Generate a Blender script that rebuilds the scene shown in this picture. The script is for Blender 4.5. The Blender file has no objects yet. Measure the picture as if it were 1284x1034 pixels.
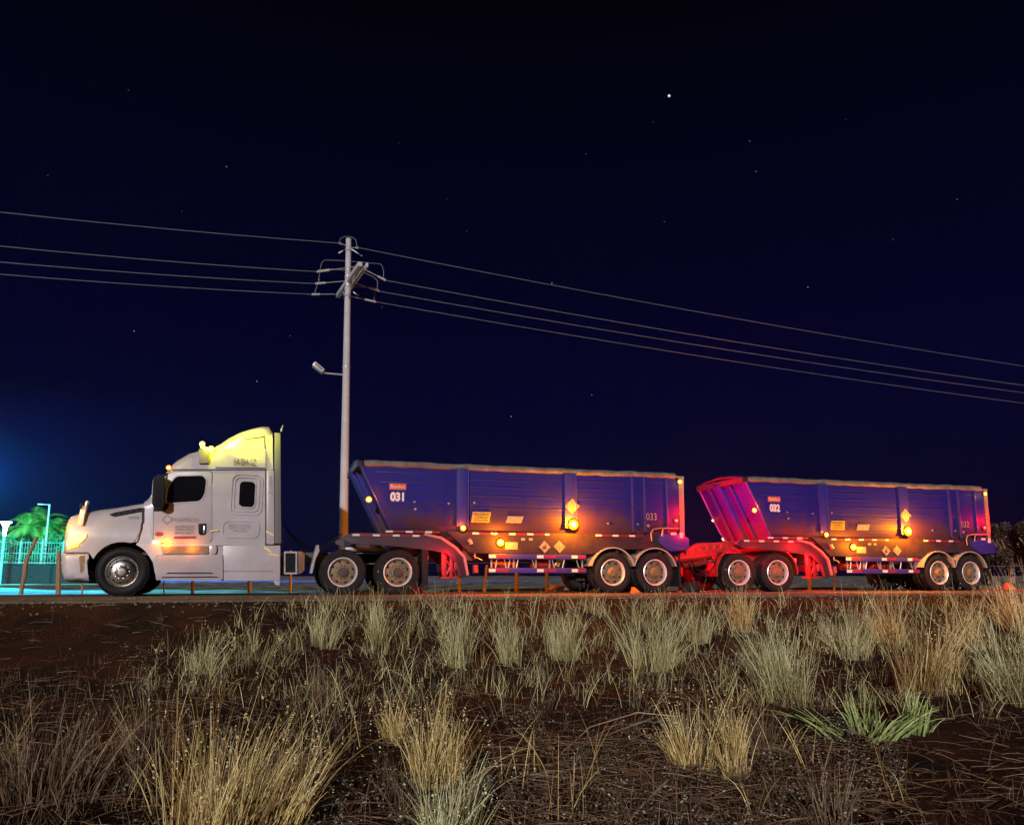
import bpy, bmesh, math, random
from mathutils import Vector, Matrix, noise
random.seed(7)
S = bpy.context.scene
COL = S.collection
PI = math.pi
rad = math.radians

# ------------------------------------------------------------------ camera
FPX, CX, CY = 965.0, 642.0, 568.5            # lens of the photograph, in its own pixels
YAW, PITCH, CAMH, CAMD = rad(17.0), rad(9.0), 0.44, 18.3
cam_d = bpy.data.cameras.new('camera')
cam = bpy.data.objects.new('camera', cam_d); COL.objects.link(cam)
cam.location = (0, -CAMD, CAMH)
cam.rotation_euler = (PI/2 + PITCH, 0, -YAW)
cam_d.sensor_fit = 'HORIZONTAL'; cam_d.sensor_width = 36
cam_d.lens = 36*FPX/1284
cam_d.shift_y = (CY-517)/1284
cam_d.clip_end = 3000; cam_d.clip_start = 0.05
S.camera = cam
S.view_settings.view_transform = 'Standard'; S.view_settings.look = 'None'
S.view_settings.gamma = 1; S.view_settings.exposure = 0.0
S.render.engine = 'CYCLES'
S.cycles.use_denoising = True
S.cycles.use_adaptive_sampling = True
S.cycles.adaptive_threshold = 0.02
S.cycles.max_bounces = 5; S.cycles.diffuse_bounces = 2; S.cycles.glossy_bounces = 3
S.cycles.transmission_bounces = 3; S.cycles.volume_bounces = 0
S.cycles.sample_clamp_indirect = 4

# ------------------------------------------------------------------ night sky
W = bpy.data.worlds.new('World'); S.world = W; W.use_nodes = True
nt = W.node_tree; nt.nodes.clear()
wo = nt.nodes.new('ShaderNodeOutputWorld'); wb = nt.nodes.new('ShaderNodeBackground')
tc = nt.nodes.new('ShaderNodeTexCoord'); sp = nt.nodes.new('ShaderNodeSeparateXYZ')
rp = nt.nodes.new('ShaderNodeValToRGB')
nt.links.new(tc.outputs['Generated'], sp.inputs[0]); nt.links.new(sp.outputs['Z'], rp.inputs[0])
cr = rp.color_ramp
cr.elements[0].position = 0.0; cr.elements[0].color = (0.0008, 0.0010, 0.0125, 1)
cr.elements[1].position = 0.62; cr.elements[1].color = (0.0004, 0.0004, 0.0030, 1)
e = cr.elements.new(0.22); e.color = (0.0004, 0.0006, 0.0175, 1)
nt.links.new(rp.outputs[0], wb.inputs[0]); wb.inputs[1].default_value = 1.0
nt.links.new(wb.outputs[0], wo.inputs[0])

# low sun lamp added for the unseen front light, behind and left of the camera
sd = bpy.data.lights.new('front_light', 'SUN'); sd.energy = 3.0; sd.angle = rad(1.2); sd.color = (1.0, 0.93, 0.93)
so = bpy.data.objects.new('front_light', sd); COL.objects.link(so)
_d = Vector((0.42, 0.90, -0.25))
so.rotation_euler = _d.to_track_quat('-Z', 'Y').to_euler()

# ------------------------------------------------------------------ helpers
_R = Vector((math.cos(YAW), -math.sin(YAW), 0)); _H = Vector((math.sin(YAW), math.cos(YAW), 0))
_F = _H*math.cos(PITCH) + Vector((0, 0, math.sin(PITCH))); _U = -_H*math.sin(PITCH) + Vector((0, 0, math.cos(PITCH)))
CAM = Vector((0, -CAMD, CAMH))
def ray(px, py): return _F + _R*((px-CX)/FPX) - _U*((py-CY)/FPX)
def P(px, py, Y=0.0):
    d = ray(px, py); t = (Y-CAM.y)/d.y; q = CAM + d*t
    return q.x, q.z
def PX(px, py=700, Y=0.0): return P(px, py, Y)[0]
def Q(px, py, Y=0.0):
    x, z = P(px, py, Y); return Vector((x, Y, z))

def N(m, t, **k):
    n = m.node_tree.nodes.new(t)
    for a, b in k.items(): setattr(n, a, b)
    return n
def mat(name, col, rough=0.6, metal=0.0, col2=None, scale=6.0, bump=0.0, bscale=40.0, coat=0.0, emit=None, estr=0.0, stretch=None, lo=.35, hi=.65, spec=.5):
    m = bpy.data.materials.new(name); m.use_nodes = True
    b = m.node_tree.nodes['Principled BSDF']; L = m.node_tree.links.new
    b.inputs['Base Color'].default_value = (*col, 1); b.inputs['Roughness'].default_value = rough
    b.inputs['Metallic'].default_value = metal; b.inputs['Coat Weight'].default_value = coat
    b.inputs['Specular IOR Level'].default_value = spec
    t = N(m, 'ShaderNodeTexCoord'); mp = N(m, 'ShaderNodeMapping'); L(t.outputs['Object'], mp.inputs[0])
    if stretch: mp.inputs['Scale'].default_value = stretch
    if col2:
        n = N(m, 'ShaderNodeTexNoise'); n.inputs['Scale'].default_value = scale; n.inputs['Detail'].default_value = 6
        n.inputs['Roughness'].default_value = .65
        r = N(m, 'ShaderNodeValToRGB'); r.color_ramp.elements[0].position = lo; r.color_ramp.elements[1].position = hi
        r.color_ramp.elements[0].color = (*col, 1); r.color_ramp.elements[1].color = (*col2, 1)
        L(mp.outputs[0], n.inputs[0]); L(n.outputs[0], r.inputs[0]); L(r.outputs[0], b.inputs['Base Color'])
    if bump:
        n2 = N(m, 'ShaderNodeTexNoise'); n2.inputs['Scale'].default_value = bscale; n2.inputs['Detail'].default_value = 4
        bp = N(m, 'ShaderNodeBump'); bp.inputs['Strength'].default_value = bump; bp.inputs['Distance'].default_value = .02
        L(mp.outputs[0], n2.inputs[0]); L(n2.outputs[0], bp.inputs['Height']); L(bp.outputs[0], b.inputs['Normal'])
    if emit:
        b.inputs['Emission Color'].default_value = (*emit, 1); b.inputs['Emission Strength'].default_value = estr
    return m

M = {}
M['white'] = mat('white_paint', (.39, .355, .385), .30, col2=(.32, .29, .31), scale=1.6, coat=.4, bump=.05, bscale=3)
M['seam'] = mat('panel_seam', (.03, .02, .02), .8)
M['blue'] = mat('blue_paint', (.007, .007, .18), .55, spec=.2, col2=(.015, .009, .10), scale=1.5, bump=.45, bscale=3.0, stretch=(.35, 1, 6))
M['bluelow'] = mat('blue_frame_paint', (.017, .010, .024), .6, spec=.25, col2=(.035, .018, .018), scale=2.5, bump=.2, bscale=9)
def road_dirt(m, z0, z1, col):
    b = m.node_tree.nodes['Principled BSDF']; L = m.node_tree.links.new; src = b.inputs['Base Color'].links[0].from_socket
    t = N(m, 'ShaderNodeTexCoord'); sx = N(m, 'ShaderNodeSeparateXYZ'); L(t.outputs['Object'], sx.inputs[0])
    n = N(m, 'ShaderNodeTexNoise'); n.inputs['Scale'].default_value = 1.7; n.inputs['Detail'].default_value = 8; L(t.outputs['Object'], n.inputs[0])
    ad = N(m, 'ShaderNodeMath', operation='MULTIPLY_ADD'); L(n.outputs[0], ad.inputs[0]); ad.inputs[1].default_value = 1.6; L(sx.outputs['Z'], ad.inputs[2])
    mr = N(m, 'ShaderNodeMapRange'); mr.inputs[1].default_value = z0+.8; mr.inputs[2].default_value = z1+.8; mr.inputs[3].default_value = .92; mr.inputs[4].default_value = 0
    L(ad.outputs[0], mr.inputs[0]); mx = N(m, 'ShaderNodeMix', data_type='RGBA'); L(mr.outputs[0], mx.inputs[0]); L(src, mx.inputs[6]); mx.inputs[7].default_value = (*col, 1)
    L(mx.outputs[2], b.inputs['Base Color'])
road_dirt(M['blue'], 1.55, 2.35, (.045, .020, .022))
M['rib'] = mat('blue_post_paint', (.020, .016, .21), .4, col2=(.032, .022, .14), scale=3, coat=.3)
M['rail'] = mat('dusty_tarp', (.17, .14, .12), .85, col2=(.08, .065, .06), scale=3.2, bump=.6, bscale=7)
M['chrome'] = mat('polished_metal', (.72, .70, .68), .22, 1.0, col2=(.5, .48, .45), scale=9)
M['ring'] = mat('rim_metal', (.70, .70, .73), .35, .45)
M['steel'] = mat('grey_steel', (.34, .33, .33), .45, .6, col2=(.2, .19, .18), scale=9)
M['brownrim'] = mat('dusty_wheel_disc', (.22, .14, .07), .6, .2, col2=(.13, .08, .045), scale=14)
M['rubber'] = mat('tyre_rubber', (.011, .010, .011), .75, col2=(.021, .018, .018), scale=5, bump=.3, bscale=60, spec=.12)
M['black'] = mat('black_plastic', (.006, .006, .008), .5, spec=.1)
M['dark'] = mat('dark_chassis', (.03, .024, .022), .65, col2=(.055, .04, .033), scale=8)
M['glass'] = mat('dark_glass', (.004, .004, .006), .06, spec=.6)
M['rframe'] = mat('red_lit_frame', (.26, .014, .014), .5, col2=(.16, .010, .012), scale=6, bump=.2, bscale=20)  # red lamp light put into the frame's base colour
M['whitetape'] = mat('white_reflective_tape', (.50, .47, .44), .4)
M['redtape'] = mat('red_reflective_tape', (.16, .010, .02), .4)
M['sticker'] = mat('red_sticker', (.48, .08, .04), .5)
M['ink'] = mat('black_lettering', (.03, .025, .03), .6)
M['faintink'] = mat('grey_lettering', (.20, .16, .17), .6)
M['redink'] = mat('dark_red_sticker', (.22, .01, .02), .6)
M['whiteink'] = mat('white_lettering', (.58, .55, .54), .5)
M['yellowsign'] = mat('yellow_sign', (.36, .25, .02), .55)
M['plate'] = mat('pale_plate', (.27, .22, .17), .6, col2=(.18, .14, .10), scale=12)
M['concrete'] = mat('pole_concrete', (.44, .43, .44), .85, col2=(.35, .34, .35), scale=3.0, bump=.3, bscale=30)
M['galv'] = mat('galvanised', (.45, .45, .46), .5, .5)
M['porc'] = mat('porcelain', (.50, .46, .42), .3)
M['wire'] = mat('aluminium_wire', (.13, .125, .14), .6, .3)
M['wood'] = mat('rough_post_wood', (.34, .21, .12), .85, col2=(.20, .12, .07), scale=8, bump=.5, bscale=30, stretch=(4, 4, .6))
M['palepost'] = mat('pale_post', (.80, .72, .74), .8, col2=(.62, .54, .56), scale=9)  # base colour raised to make these posts read brighter
M['asphalt'] = mat('asphalt', (.06, .045, .032), .9, col2=(.13, .09, .055), scale=1.2, bump=.5, bscale=60)
M['orange'] = mat('orange_plastic', (.75, .16, .03), .5)
M['bag'] = mat('pale_blue_plastic', (.35, .50, .70), .5, bump=.5, bscale=12)
M['rock'] = mat('stone', (.20, .15, .12), .9, col2=(.11, .08, .07), scale=6, bump=.6, bscale=14)

def lampmat(name, c, s):
    return mat(name, tuple(min(1, v) for v in c), .3, emit=c, estr=s)
M['amber'] = lampmat('amber_lens', (1.0, .36, .02), 5)
M['amberhot'] = lampmat('bright_amber_lens', (1.0, .62, .14), 6)
M['amberbloom'] = lampmat('amber_lens_bloom', (1.0, .25, .01), 2.2); M['redbloom'] = lampmat('red_lens_bloom', (1.0, .02, .01), 2)  # outer lens rings, glowing dimmer to put bloom round the core
M['redlamp'] = lampmat('red_lens', (1.0, .03, .02), 6)
M['redhot'] = lampmat('hot_red_lens', (1.0, .14, .05), 4)
M['yellow'] = lampmat('yellow_beacon_lens', (1.0, .95, .08), 7)
M['headlamp'] = lampmat('headlamp_lens', (1.0, .60, .12), 3.2)
M['whitelamp'] = lampmat('white_lamp_lens', (.70, .95, 1.0), 12)
M['cleardot'] = lampmat('pale_marker_lens', (1.0, .75, .45), 3)

def link(name, me, parent=None, m=None):
    o = bpy.data.objects.new(name, me); COL.objects.link(o)
    if parent: o.parent = parent
    if m:
        for x in (m if isinstance(m, (list, tuple)) else [m]): me.materials.append(M[x] if isinstance(x, str) else x)
    return o
SPLIT = {'vent_slat', 'rear_skirt', 'rear_extender', 'side_rib', 'side_post', 'side_frame', 'gooseneck', 'fender', 'mudflap', 'tail_lamp', 'rear_bumper', 'neck_flange',
         'frame_rail', 'guard_rail', 'guard_strut', 'air_tank', 'cross_member', 'landing_leg', 'drawbar', 'turntable', 'dolly_frame', 'rear_frame', 'hose', 'air_line',
         'brace', 'pole_band', 'bumper_gap', 'reflector', 'grille', 'yellow_light_strip', 'step_edge', 'grab_rail', 'antenna', 'rolled_tarp', 'fifth_wheel', 'crossarm', 'mirror_bracket'}
def clusters(bm):
    bm.verts.ensure_lookup_table(); seen = set(); isl = []
    for v in bm.verts:
        if v in seen: continue
        st = [v]; seen.add(v); g = []
        while st:
            a = st.pop(); g.append(a)
            for e in a.link_edges:
                b = e.other_vert(a)
                if b not in seen: seen.add(b); st.append(b)
        lo = [min(q.co[i] for q in g)-.012 for i in range(3)]; hi = [max(q.co[i] for q in g)+.012 for i in range(3)]
        isl.append([g, lo, hi])
    ch = True
    while ch:
        ch = False
        for i in range(len(isl)):
            for j in range(i+1, len(isl)):
                A, B = isl[i], isl[j]
                if all(A[1][k] <= B[2][k] and B[1][k] <= A[2][k] for k in range(3)):
                    A[0] += B[0]; A[1] = [min(a, b) for a, b in zip(A[1], B[1])]; A[2] = [max(a, b) for a, b in zip(A[2], B[2])]
                    isl.pop(j); ch = True; break
            if ch: break
    return [x[0] for x in isl]
def fin(bm, name, parent, m, ang=35, recalc=True):
    if name in SPLIT:
        cl = clusters(bm)
        if len(cl) > 1:
            o = None
            for g in cl:
                gs = set(g); t = bmesh.new(); mp = {v: t.verts.new(v.co) for v in g}
                for f in bm.faces:
                    if f.verts[0] in gs:
                        q = t.faces.new([mp[v] for v in f.verts]); q.material_index = f.material_index
                o = fin1(t, name, parent, m, ang, recalc)
            bm.free(); return o
    return fin1(bm, name, parent, m, ang, recalc)
def fin1(bm, name, parent, m, ang=35, recalc=True):
    if recalc: bmesh.ops.recalc_face_normals(bm, faces=bm.faces)
    me = bpy.data.meshes.new(name); bm.to_mesh(me); bm.free()
    if ang:
        me.polygons.foreach_set('use_smooth', [True]*len(me.polygons)); me.set_sharp_from_angle(angle=rad(ang))
    return link(name, me, parent, m)
def tag(o, label=None, cat=None, group=None, kind=None):
    if label: o['label'] = label
    if cat: o['category'] = cat
    if group: o['group'] = group
    if kind: o['kind'] = kind
    return o
def thing(name, loc, label, cat, group=None):
    o = bpy.data.objects.new(name, None); COL.objects.link(o); o.location = loc; o.empty_display_size = .2
    return tag(o, label, cat, group)
def bevel(bm, es, r, seg=2):
    if r > 0: bmesh.ops.bevel(bm, geom=es, offset=r, segments=seg, affect='EDGES', profile=.6)
def abox(bm, x0, x1, y0, y1, z0, z1, r=0.0, mi=0, M4=None):
    t = bmesh.new()
    bmesh.ops.create_cube(t, size=1)
    for v in t.verts: v.co = Vector((x0+(v.co.x+.5)*(x1-x0), y0+(v.co.y+.5)*(y1-y0), z0+(v.co.z+.5)*(z1-z0)))
    bevel(t, t.edges[:], r)
    merge(bm, t, mi, M4)
def merge(bm, t, mi=0, M4=None):
    mp = {}
    for v in t.verts: mp[v] = bm.verts.new(M4 @ v.co if M4 else v.co)
    for f in t.faces:
        try:
            g = bm.faces.new([mp[v] for v in f.verts]); g.material_index = mi if mi else f.material_index
        except ValueError: pass
    t.free()
def prism(bm, pts, y0, y1, r=0.0, mi=0, M4=None):
    """outline in x,z pushed from y0 to y1"""
    t = bmesh.new()
    a = [t.verts.new((p[0], y0, p[1])) for p in pts]; b = [t.verts.new((p[0], y1, p[1])) for p in pts]
    f0 = t.faces.new(a); f1 = t.faces.new(b[::-1]); n = len(pts)
    for i in range(n): t.faces.new((a[i], b[i], b[(i+1) % n], a[(i+1) % n]))
    if r > 0: bevel(t, list(f0.edges)+list(f1.edges), r)
    merge(bm, t, mi, M4)
def tube(bm, pts, r, seg=8, mi=0, cap=True):
    pts = [Vector(p) for p in pts]; rings = []
    up = Vector((0, 0, 1)); n = len(pts)
    rr = r if isinstance(r, (list, tuple)) else [r]*n
    for i, p in enumerate(pts):
        d = (pts[min(i+1, n-1)]-pts[max(i-1, 0)]).normalized()
        a = d.cross(up)
        if a.length < .05: a = d.cross(Vector((1, 0, 0)))
        a.normalize(); b = d.cross(a).normalized()
        if i and a.dot(pa) < 0: a = -a; b = -b
        pa = a
        rings.append([bm.verts.new(p + (a*math.cos(2*PI*k/seg) + b*math.sin(2*PI*k/seg))*rr[i]) for k in range(seg)])
    for i in range(n-1):
        for k in range(seg):
            f = bm.faces.new((rings[i][k], rings[i][(k+1) % seg], rings[i+1][(k+1) % seg], rings[i+1][k])); f.material_index = mi
    if cap:
        for q in (rings[0], rings[-1][::-1]):
            f = bm.faces.new(q); f.material_index = mi
def lathe(bm, prof, cx, cy, cz, seg=48, mi=0):
    """profile of (radius, y offset), turned round the y axis"""
    rings = []
    for (r, y) in prof:
        if r < 1e-5: rings.append([bm.verts.new((cx, cy+y, cz))]*seg)
        else: rings.append([bm.verts.new((cx+r*math.cos(2*PI*k/seg), cy+y, cz+r*math.sin(2*PI*k/seg))) for k in range(seg)])
    for i in range(len(prof)-1):
        for k in range(seg):
            vs = [rings[i][k], rings[i][(k+1) % seg], rings[i+1][(k+1) % seg], rings[i+1][k]]
            u = []
            for v in vs:
                if v not in u: u.append(v)
            if len(u) > 2:
                f = bm.faces.new(u); f.material_index = mi
def rrect(x0, x1, z0, z1, r, n=5):
    out = []
    for (cx_, cz_, a0) in ((x1-r, z1-r, 0), (x0+r, z1-r, 90), (x0+r, z0+r, 180), (x1-r, z0+r, 270)):
        for i in range(n+1):
            a = rad(a0+90*i/n); out.append((cx_+r*math.cos(a), cz_+r*math.sin(a)))
    return out
def smoothpoly(pts, r=.08, n=4):
    """round the corners of a closed outline"""
    out = []; m = len(pts)
    for i in range(m):
        a, b, c = Vector(pts[i-1]), Vector(pts[i]), Vector(pts[(i+1) % m])
        u = (a-b); v = (c-b); q = min(r, u.length*.45, v.length*.45)
        s = b+u.normalized()*q; t = b+v.normalized()*q
        for k in range(n+1):
            w = k/n; out.append(tuple((s*(1-w)+b*w)*(1-w)+(b*(1-w)+t*w)*w))
    return out
def frame(bm, outer, inner, y0, y1, mi=0):
    n = len(outer)
    A = [bm.verts.new((p[0], y0, p[1])) for p in outer]; B = [bm.verts.new((p[0], y0, p[1])) for p in inner]
    A2 = [bm.verts.new((p[0], y1, p[1])) for p in outer]; B2 = [bm.verts.new((p[0], y1, p[1])) for p in inner]
    for i in range(n):
        j = (i+1) % n
        for q in ((A[i], A[j], B[j], B[i]), (A2[i], B2[i], B2[j], A2[j]), (A[i], A2[i], A2[j], A[j]), (B[i], B[j], B2[j], B2[i])):
            bm.faces.new(q).material_index = mi
def segd(p, a, b):
    ax, az = a; bx, bz = b; dx, dz = bx-ax, bz-az; l = dx*dx+dz*dz
    t = 0 if l == 0 else max(0, min(1, ((p[0]-ax)*dx+(p[1]-az)*dz)/l))
    return math.hypot(p[0]-ax-t*dx, p[1]-az-t*dz)
def body(pts, y0, y1, R=.14, rounded=None, step=.055, taper=None):
    """car-body volume: outline in x,z, both sides pillowed towards the rounded edges"""
    n = len(pts); rounded = range(n) if rounded is None else rounded
    segs = [(pts[i], pts[(i+1) % n]) for i in rounded]
    t = bmesh.new(); t.faces.new([t.verts.new((p[0], 0, p[1])) for p in pts])
    bmesh.ops.triangulate(t, faces=t.faces[:])
    for ax in (0, 2):
        lo = min(v.co[ax] for v in t.verts); hi = max(v.co[ax] for v in t.verts)
        k = max(1, int((hi-lo)/step))
        for i in range(1, k):
            c = [0, 0, 0]; c[ax] = lo+(hi-lo)*i/k; nn = [0, 0, 0]; nn[ax] = 1
            bmesh.ops.bisect_plane(t, geom=t.verts[:]+t.edges[:]+t.faces[:], plane_co=c, plane_no=nn, dist=1e-5)
    bmesh.ops.dissolve_limit(t, angle_limit=.001, verts=[], edges=[])
    def inset(x, z):
        d = min([segd((x, z), a, b) for a, b in segs] or [9])
        q = 0 if d >= R else R*(1-math.sqrt(max(0, 1-(1-d/R)**2)))
        return q + (taper(x, z) if taper else 0)
    bm = bmesh.new(); t.verts.index_update()
    near = [bm.verts.new((v.co.x, y0+inset(v.co.x, v.co.z), v.co.z)) for v in t.verts]
    far = [bm.verts.new((v.co.x, y1-inset(v.co.x, v.co.z), v.co.z)) for v in t.verts]
    for f in t.faces:
        ix = [v.index for v in f.verts]
        bm.faces.new([near[i] for i in ix]); bm.faces.new([far[i] for i in ix[::-1]])
    for e in t.edges:
        if len(e.link_faces) == 1:
            a, b = e.verts[0].index, e.verts[1].index
            bm.faces.new((near[a], near[b], far[b], far[a]))
    t.free()
    return bm
def text(body_, size, x, z, y, m, parent, name='lettering', rot=0.0, width=None, align='CENTER', bold=.0):
    c = bpy.data.curves.new('t', 'FONT'); c.body = body_; c.size = size; c.align_x = align; c.align_y = 'CENTER'
    c.extrude = .002; c.offset = bold
    o = bpy.data.objects.new('t', c); me = bpy.data.meshes.new_from_object(o)
    bpy.data.objects.remove(o)
    xs = [v.co.x for v in me.vertices]; s = 1.0
    if width and xs: s = width/(max(xs)-min(xs))
    R_ = Matrix.Rotation(PI/2, 4, 'X') @ Matrix.Rotation(rot, 4, 'Z') @ Matrix.Diagonal((s, 1, 1, 1))
    me.transform(Matrix.Translation((x, y, z)) @ R_)
    me.materials.clear()
    return link(name, me, parent, m)
def point(name, loc, col, e, r=.04, parent=None):
    l = bpy.data.lights.new(name, 'POINT'); l.color = col; l.energy = e; l.shadow_soft_size = r
    o = bpy.data.objects.new(name, l); COL.objects.link(o); o.location = loc
    if parent: o.parent = parent
    return o
def spot(name, loc, to, col, e, ang=90, blend=.6, r=.1, parent=None):
    l = bpy.data.lights.new(name, 'SPOT'); l.color = col; l.energy = e; l.shadow_soft_size = r
    l.spot_size = rad(ang); l.spot_blend = blend
    o = bpy.data.objects.new(name, l); COL.objects.link(o); o.location = loc
    o.rotation_euler = (Vector(to)-Vector(loc)).to_track_quat('-Z', 'Y').to_euler()
    if parent: o.parent = parent
    return o

# ------------------------------------------------------------------ terrain
PROF = [(-60, -1.15), (-14, -1.10), (-7.5, -1.0), (-5.6, -.84), (-4.0, -.52), (-3.0, -.20), (-2.55, -.06), (-2.2, -.05), (3.1, -.06), (5.5, -.14), (60, -.10), (900, -.1)]
def ground_z(x, y):
    for (a, za), (b, zb) in zip(PROF, PROF[1:]):
        if y <= b:
            t = max(0, (y-a)/(b-a)); z = za+(zb-za)*t; break
    else: z = -.1
    if y < -2.5:
        k = min(1, (-2.5-y)/1.0)
        z += k*(.13*noise.noise((x*.35, y*.5, 0)) + .06*noise.noise((x*1.3, y*1.5, 3)) + .035*noise.noise((x*4, y*4, 7)) + .018*noise.noise((x*11, y*11, 9)))
        if y < -4 : z += .10*math.exp(-((x+7.2-.9*(y+8))/2.0)**2)*min(1, (-4-y)/2)
    elif y > 3.4: z += min(1, (y-3.4)/3)* .05*noise.noise((x*.4, y*.4, 5))
    return z
def onground(px, py):
    d = ray(px, py).normalized(); t = 2.5
    while t < 400:
        q = CAM+d*t
        if q.z <= ground_z(q.x, q.y): return q
        t += .03 if t < 25 else .5
    return CAM+d*60
def build_ground():
    def axis(parts):
        out = []
        for a, b, n in parts:
            out += [a+(b-a)*i/n for i in range(n)]
        out.append(parts[-1][1]); return out
    xs = axis([(-900, -60, 8), (-60, -11, 24), (-11, 16, 330), (16, 30, 50), (30, 80, 24), (80, 900, 8)])
    ys = axis([(-60, -19, 10), (-19, -16, 8), (-16, -2.2, 170), (-2.2, 3.0, 4), (3.0, 14, 26), (14, 60, 30), (60, 900, 8)])
    v = [(x, y, ground_z(x, y)) for y in ys for x in xs]; nx = len(xs)
    f = [(j*nx+i, j*nx+i+1, (j+1)*nx+i+1, (j+1)*nx+i) for j in range(len(ys)-1) for i in range(nx-1)]
    me = bpy.data.meshes.new('ground'); me.from_pydata(v, [], f); me.polygons.foreach_set('use_smooth', [True]*len(f))
    m = bpy.data.materials.new('soil'); m.use_nodes = True
    b = m.node_tree.nodes['Principled BSDF']; L = m.node_tree.links.new
    t = N(m, 'ShaderNodeTexCoord'); n1 = N(m, 'ShaderNodeTexNoise'); n1.inputs['Scale'].default_value = .9; n1.inputs['Detail'].default_value = 8
    r1 = N(m, 'ShaderNodeValToRGB'); r1.color_ramp.elements[0].position = .42; r1.color_ramp.elements[1].position = .7
    r1.color_ramp.elements[0].color = (.007, .0022, .0014, 1); r1.color_ramp.elements[1].color = (.048, .0118, .0035, 1)
    n2 = N(m, 'ShaderNodeTexNoise'); n2.inputs['Scale'].default_value = 28; n2.inputs['Detail'].default_value = 6
    r2 = N(m, 'ShaderNodeValToRGB'); r2.color_ramp.elements[0].position = .55; r2.color_ramp.elements[1].position = .72
    r2.color_ramp.elements[0].color = (0, 0, 0, 1); r2.color_ramp.elements[1].color = (1, 1, 1, 1)
    mx = N(m, 'ShaderNodeMix', data_type='RGBA'); mx.inputs[7].default_value = (.08, .034, .016, 1)
    # the plot beyond the road is pale sand
    sep = N(m, 'ShaderNodeSeparateXYZ'); mr = N(m, 'ShaderNodeMapRange'); mr.inputs[1].default_value = 3.2; mr.inputs[2].default_value = 4.2
    mx2 = N(m, 'ShaderNodeMix', data_type='RGBA'); 
    r3 = N(m, 'ShaderNodeValToRGB'); r3.color_ramp.elements[0].position = .38; r3.color_ramp.elements[1].position = .62
    r3.color_ramp.elements[0].color = (.07, .07, .06, 1); r3.color_ramp.elements[1].color = (.40, .38, .32, 1)
    L(t.outputs['Object'], n1.inputs[0]); L(t.outputs['Object'], n2.inputs[0]); L(t.outputs['Object'], sep.inputs[0])
    L(n1.outputs[0], r1.inputs[0]); L(n2.outputs[0], r2.inputs[0]); L(r2.outputs[0], mx.inputs[0]); L(r1.outputs[0], mx.inputs[6])
    L(sep.outputs['Y'], mr.inputs[0]); L(mr.outputs[0], mx2.inputs[0]); L(mx.outputs[2], mx2.inputs[6]); L(n1.outputs[0], r3.inputs[0]); L(r3.outputs[0], mx2.inputs[7])
    L(mx2.outputs[2], b.inputs['Base Color']); b.inputs['Roughness'].default_value = .95
    b.inputs['Specular IOR Level'].default_value = .15
    bp = N(m, 'ShaderNodeBump'); bp.inputs['Strength'].default_value = .9; bp.inputs['Distance'].default_value = .035
    L(n2.outputs[0], bp.inputs['Height']); L(bp.outputs[0], b.inputs['Normal'])
    tag(link('ground', me, None, m), kind='structure')
build_ground()
bm = bmesh.new()
xs_ = [-200+i*.4 for i in range(1001)]
rows = []
for x in xs_:
    e0 = -2.40+.05*noise.noise((x*.9, 0, 0)); e1 = 2.95+.10*noise.noise((x*.9, 5, 0))
    rows.append([bm.verts.new(c) for c in ((x, e0-.03, -.07), (x, e0, -.012), (x, e0+.25, 0.0), (x, 1.5, .0), (x, e1, -.01), (x, e1+.05, -.08))])
for a, b in zip(rows, rows[1:]):
    for k in range(5): bm.faces.new((a[k], b[k], b[k+1], a[k+1]))
tag(fin(bm, 'road', None, 'asphalt'), kind='structure')

# ------------------------------------------------------------------ wheels
def holes(bm, cx, cy, cz, rr, hr, n, a0=0, mi=0, sx=1.0):
    for k in range(n):
        a = a0+2*PI*k/n
        lathe(bm, [(0, -.004), (hr, -.004), (hr, .01)], cx+rr*math.cos(a), cy, cz+rr*math.sin(a), 12, mi)
def tyre(parent, x, y, z, R=.52, w=.27, m='rubber'):
    bm = bmesh.new(); r0 = .318
    pr = [(r0, .02), (r0+.02, .0), (r0+.07, -.012), (R-.10, -.018), (R-.045, -.008), (R-.015, .018), (R, .035)]
    g = 4; 
    tw = w-.07
    for i in range(g):
        a = .035+tw*(i+.42)/g; b = .035+tw*(i+.58)/g
        if i < g-1 or True: pr += [(R, a), (R-.014, a+.004), (R-.014, b-.004), (R, b)]
    pr += [(R, w-.035), (R-.045, w+.008), (r0, w-.01)]
    lathe(bm, pr, x, y, z, 64)
    # sipes on the shoulder, so that the tread reads
    for k in range(52):
        a = 2*PI*k/52
        Mx = Matrix.Translation((x, y, z)) @ Matrix.Rotation(-a, 4, 'Y')
        abox(bm, R-.022, R+.006, .008, .055, -.017, .017, 0, 0, Mx)
    return fin(bm, 'tyre', parent, m, 30)
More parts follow.
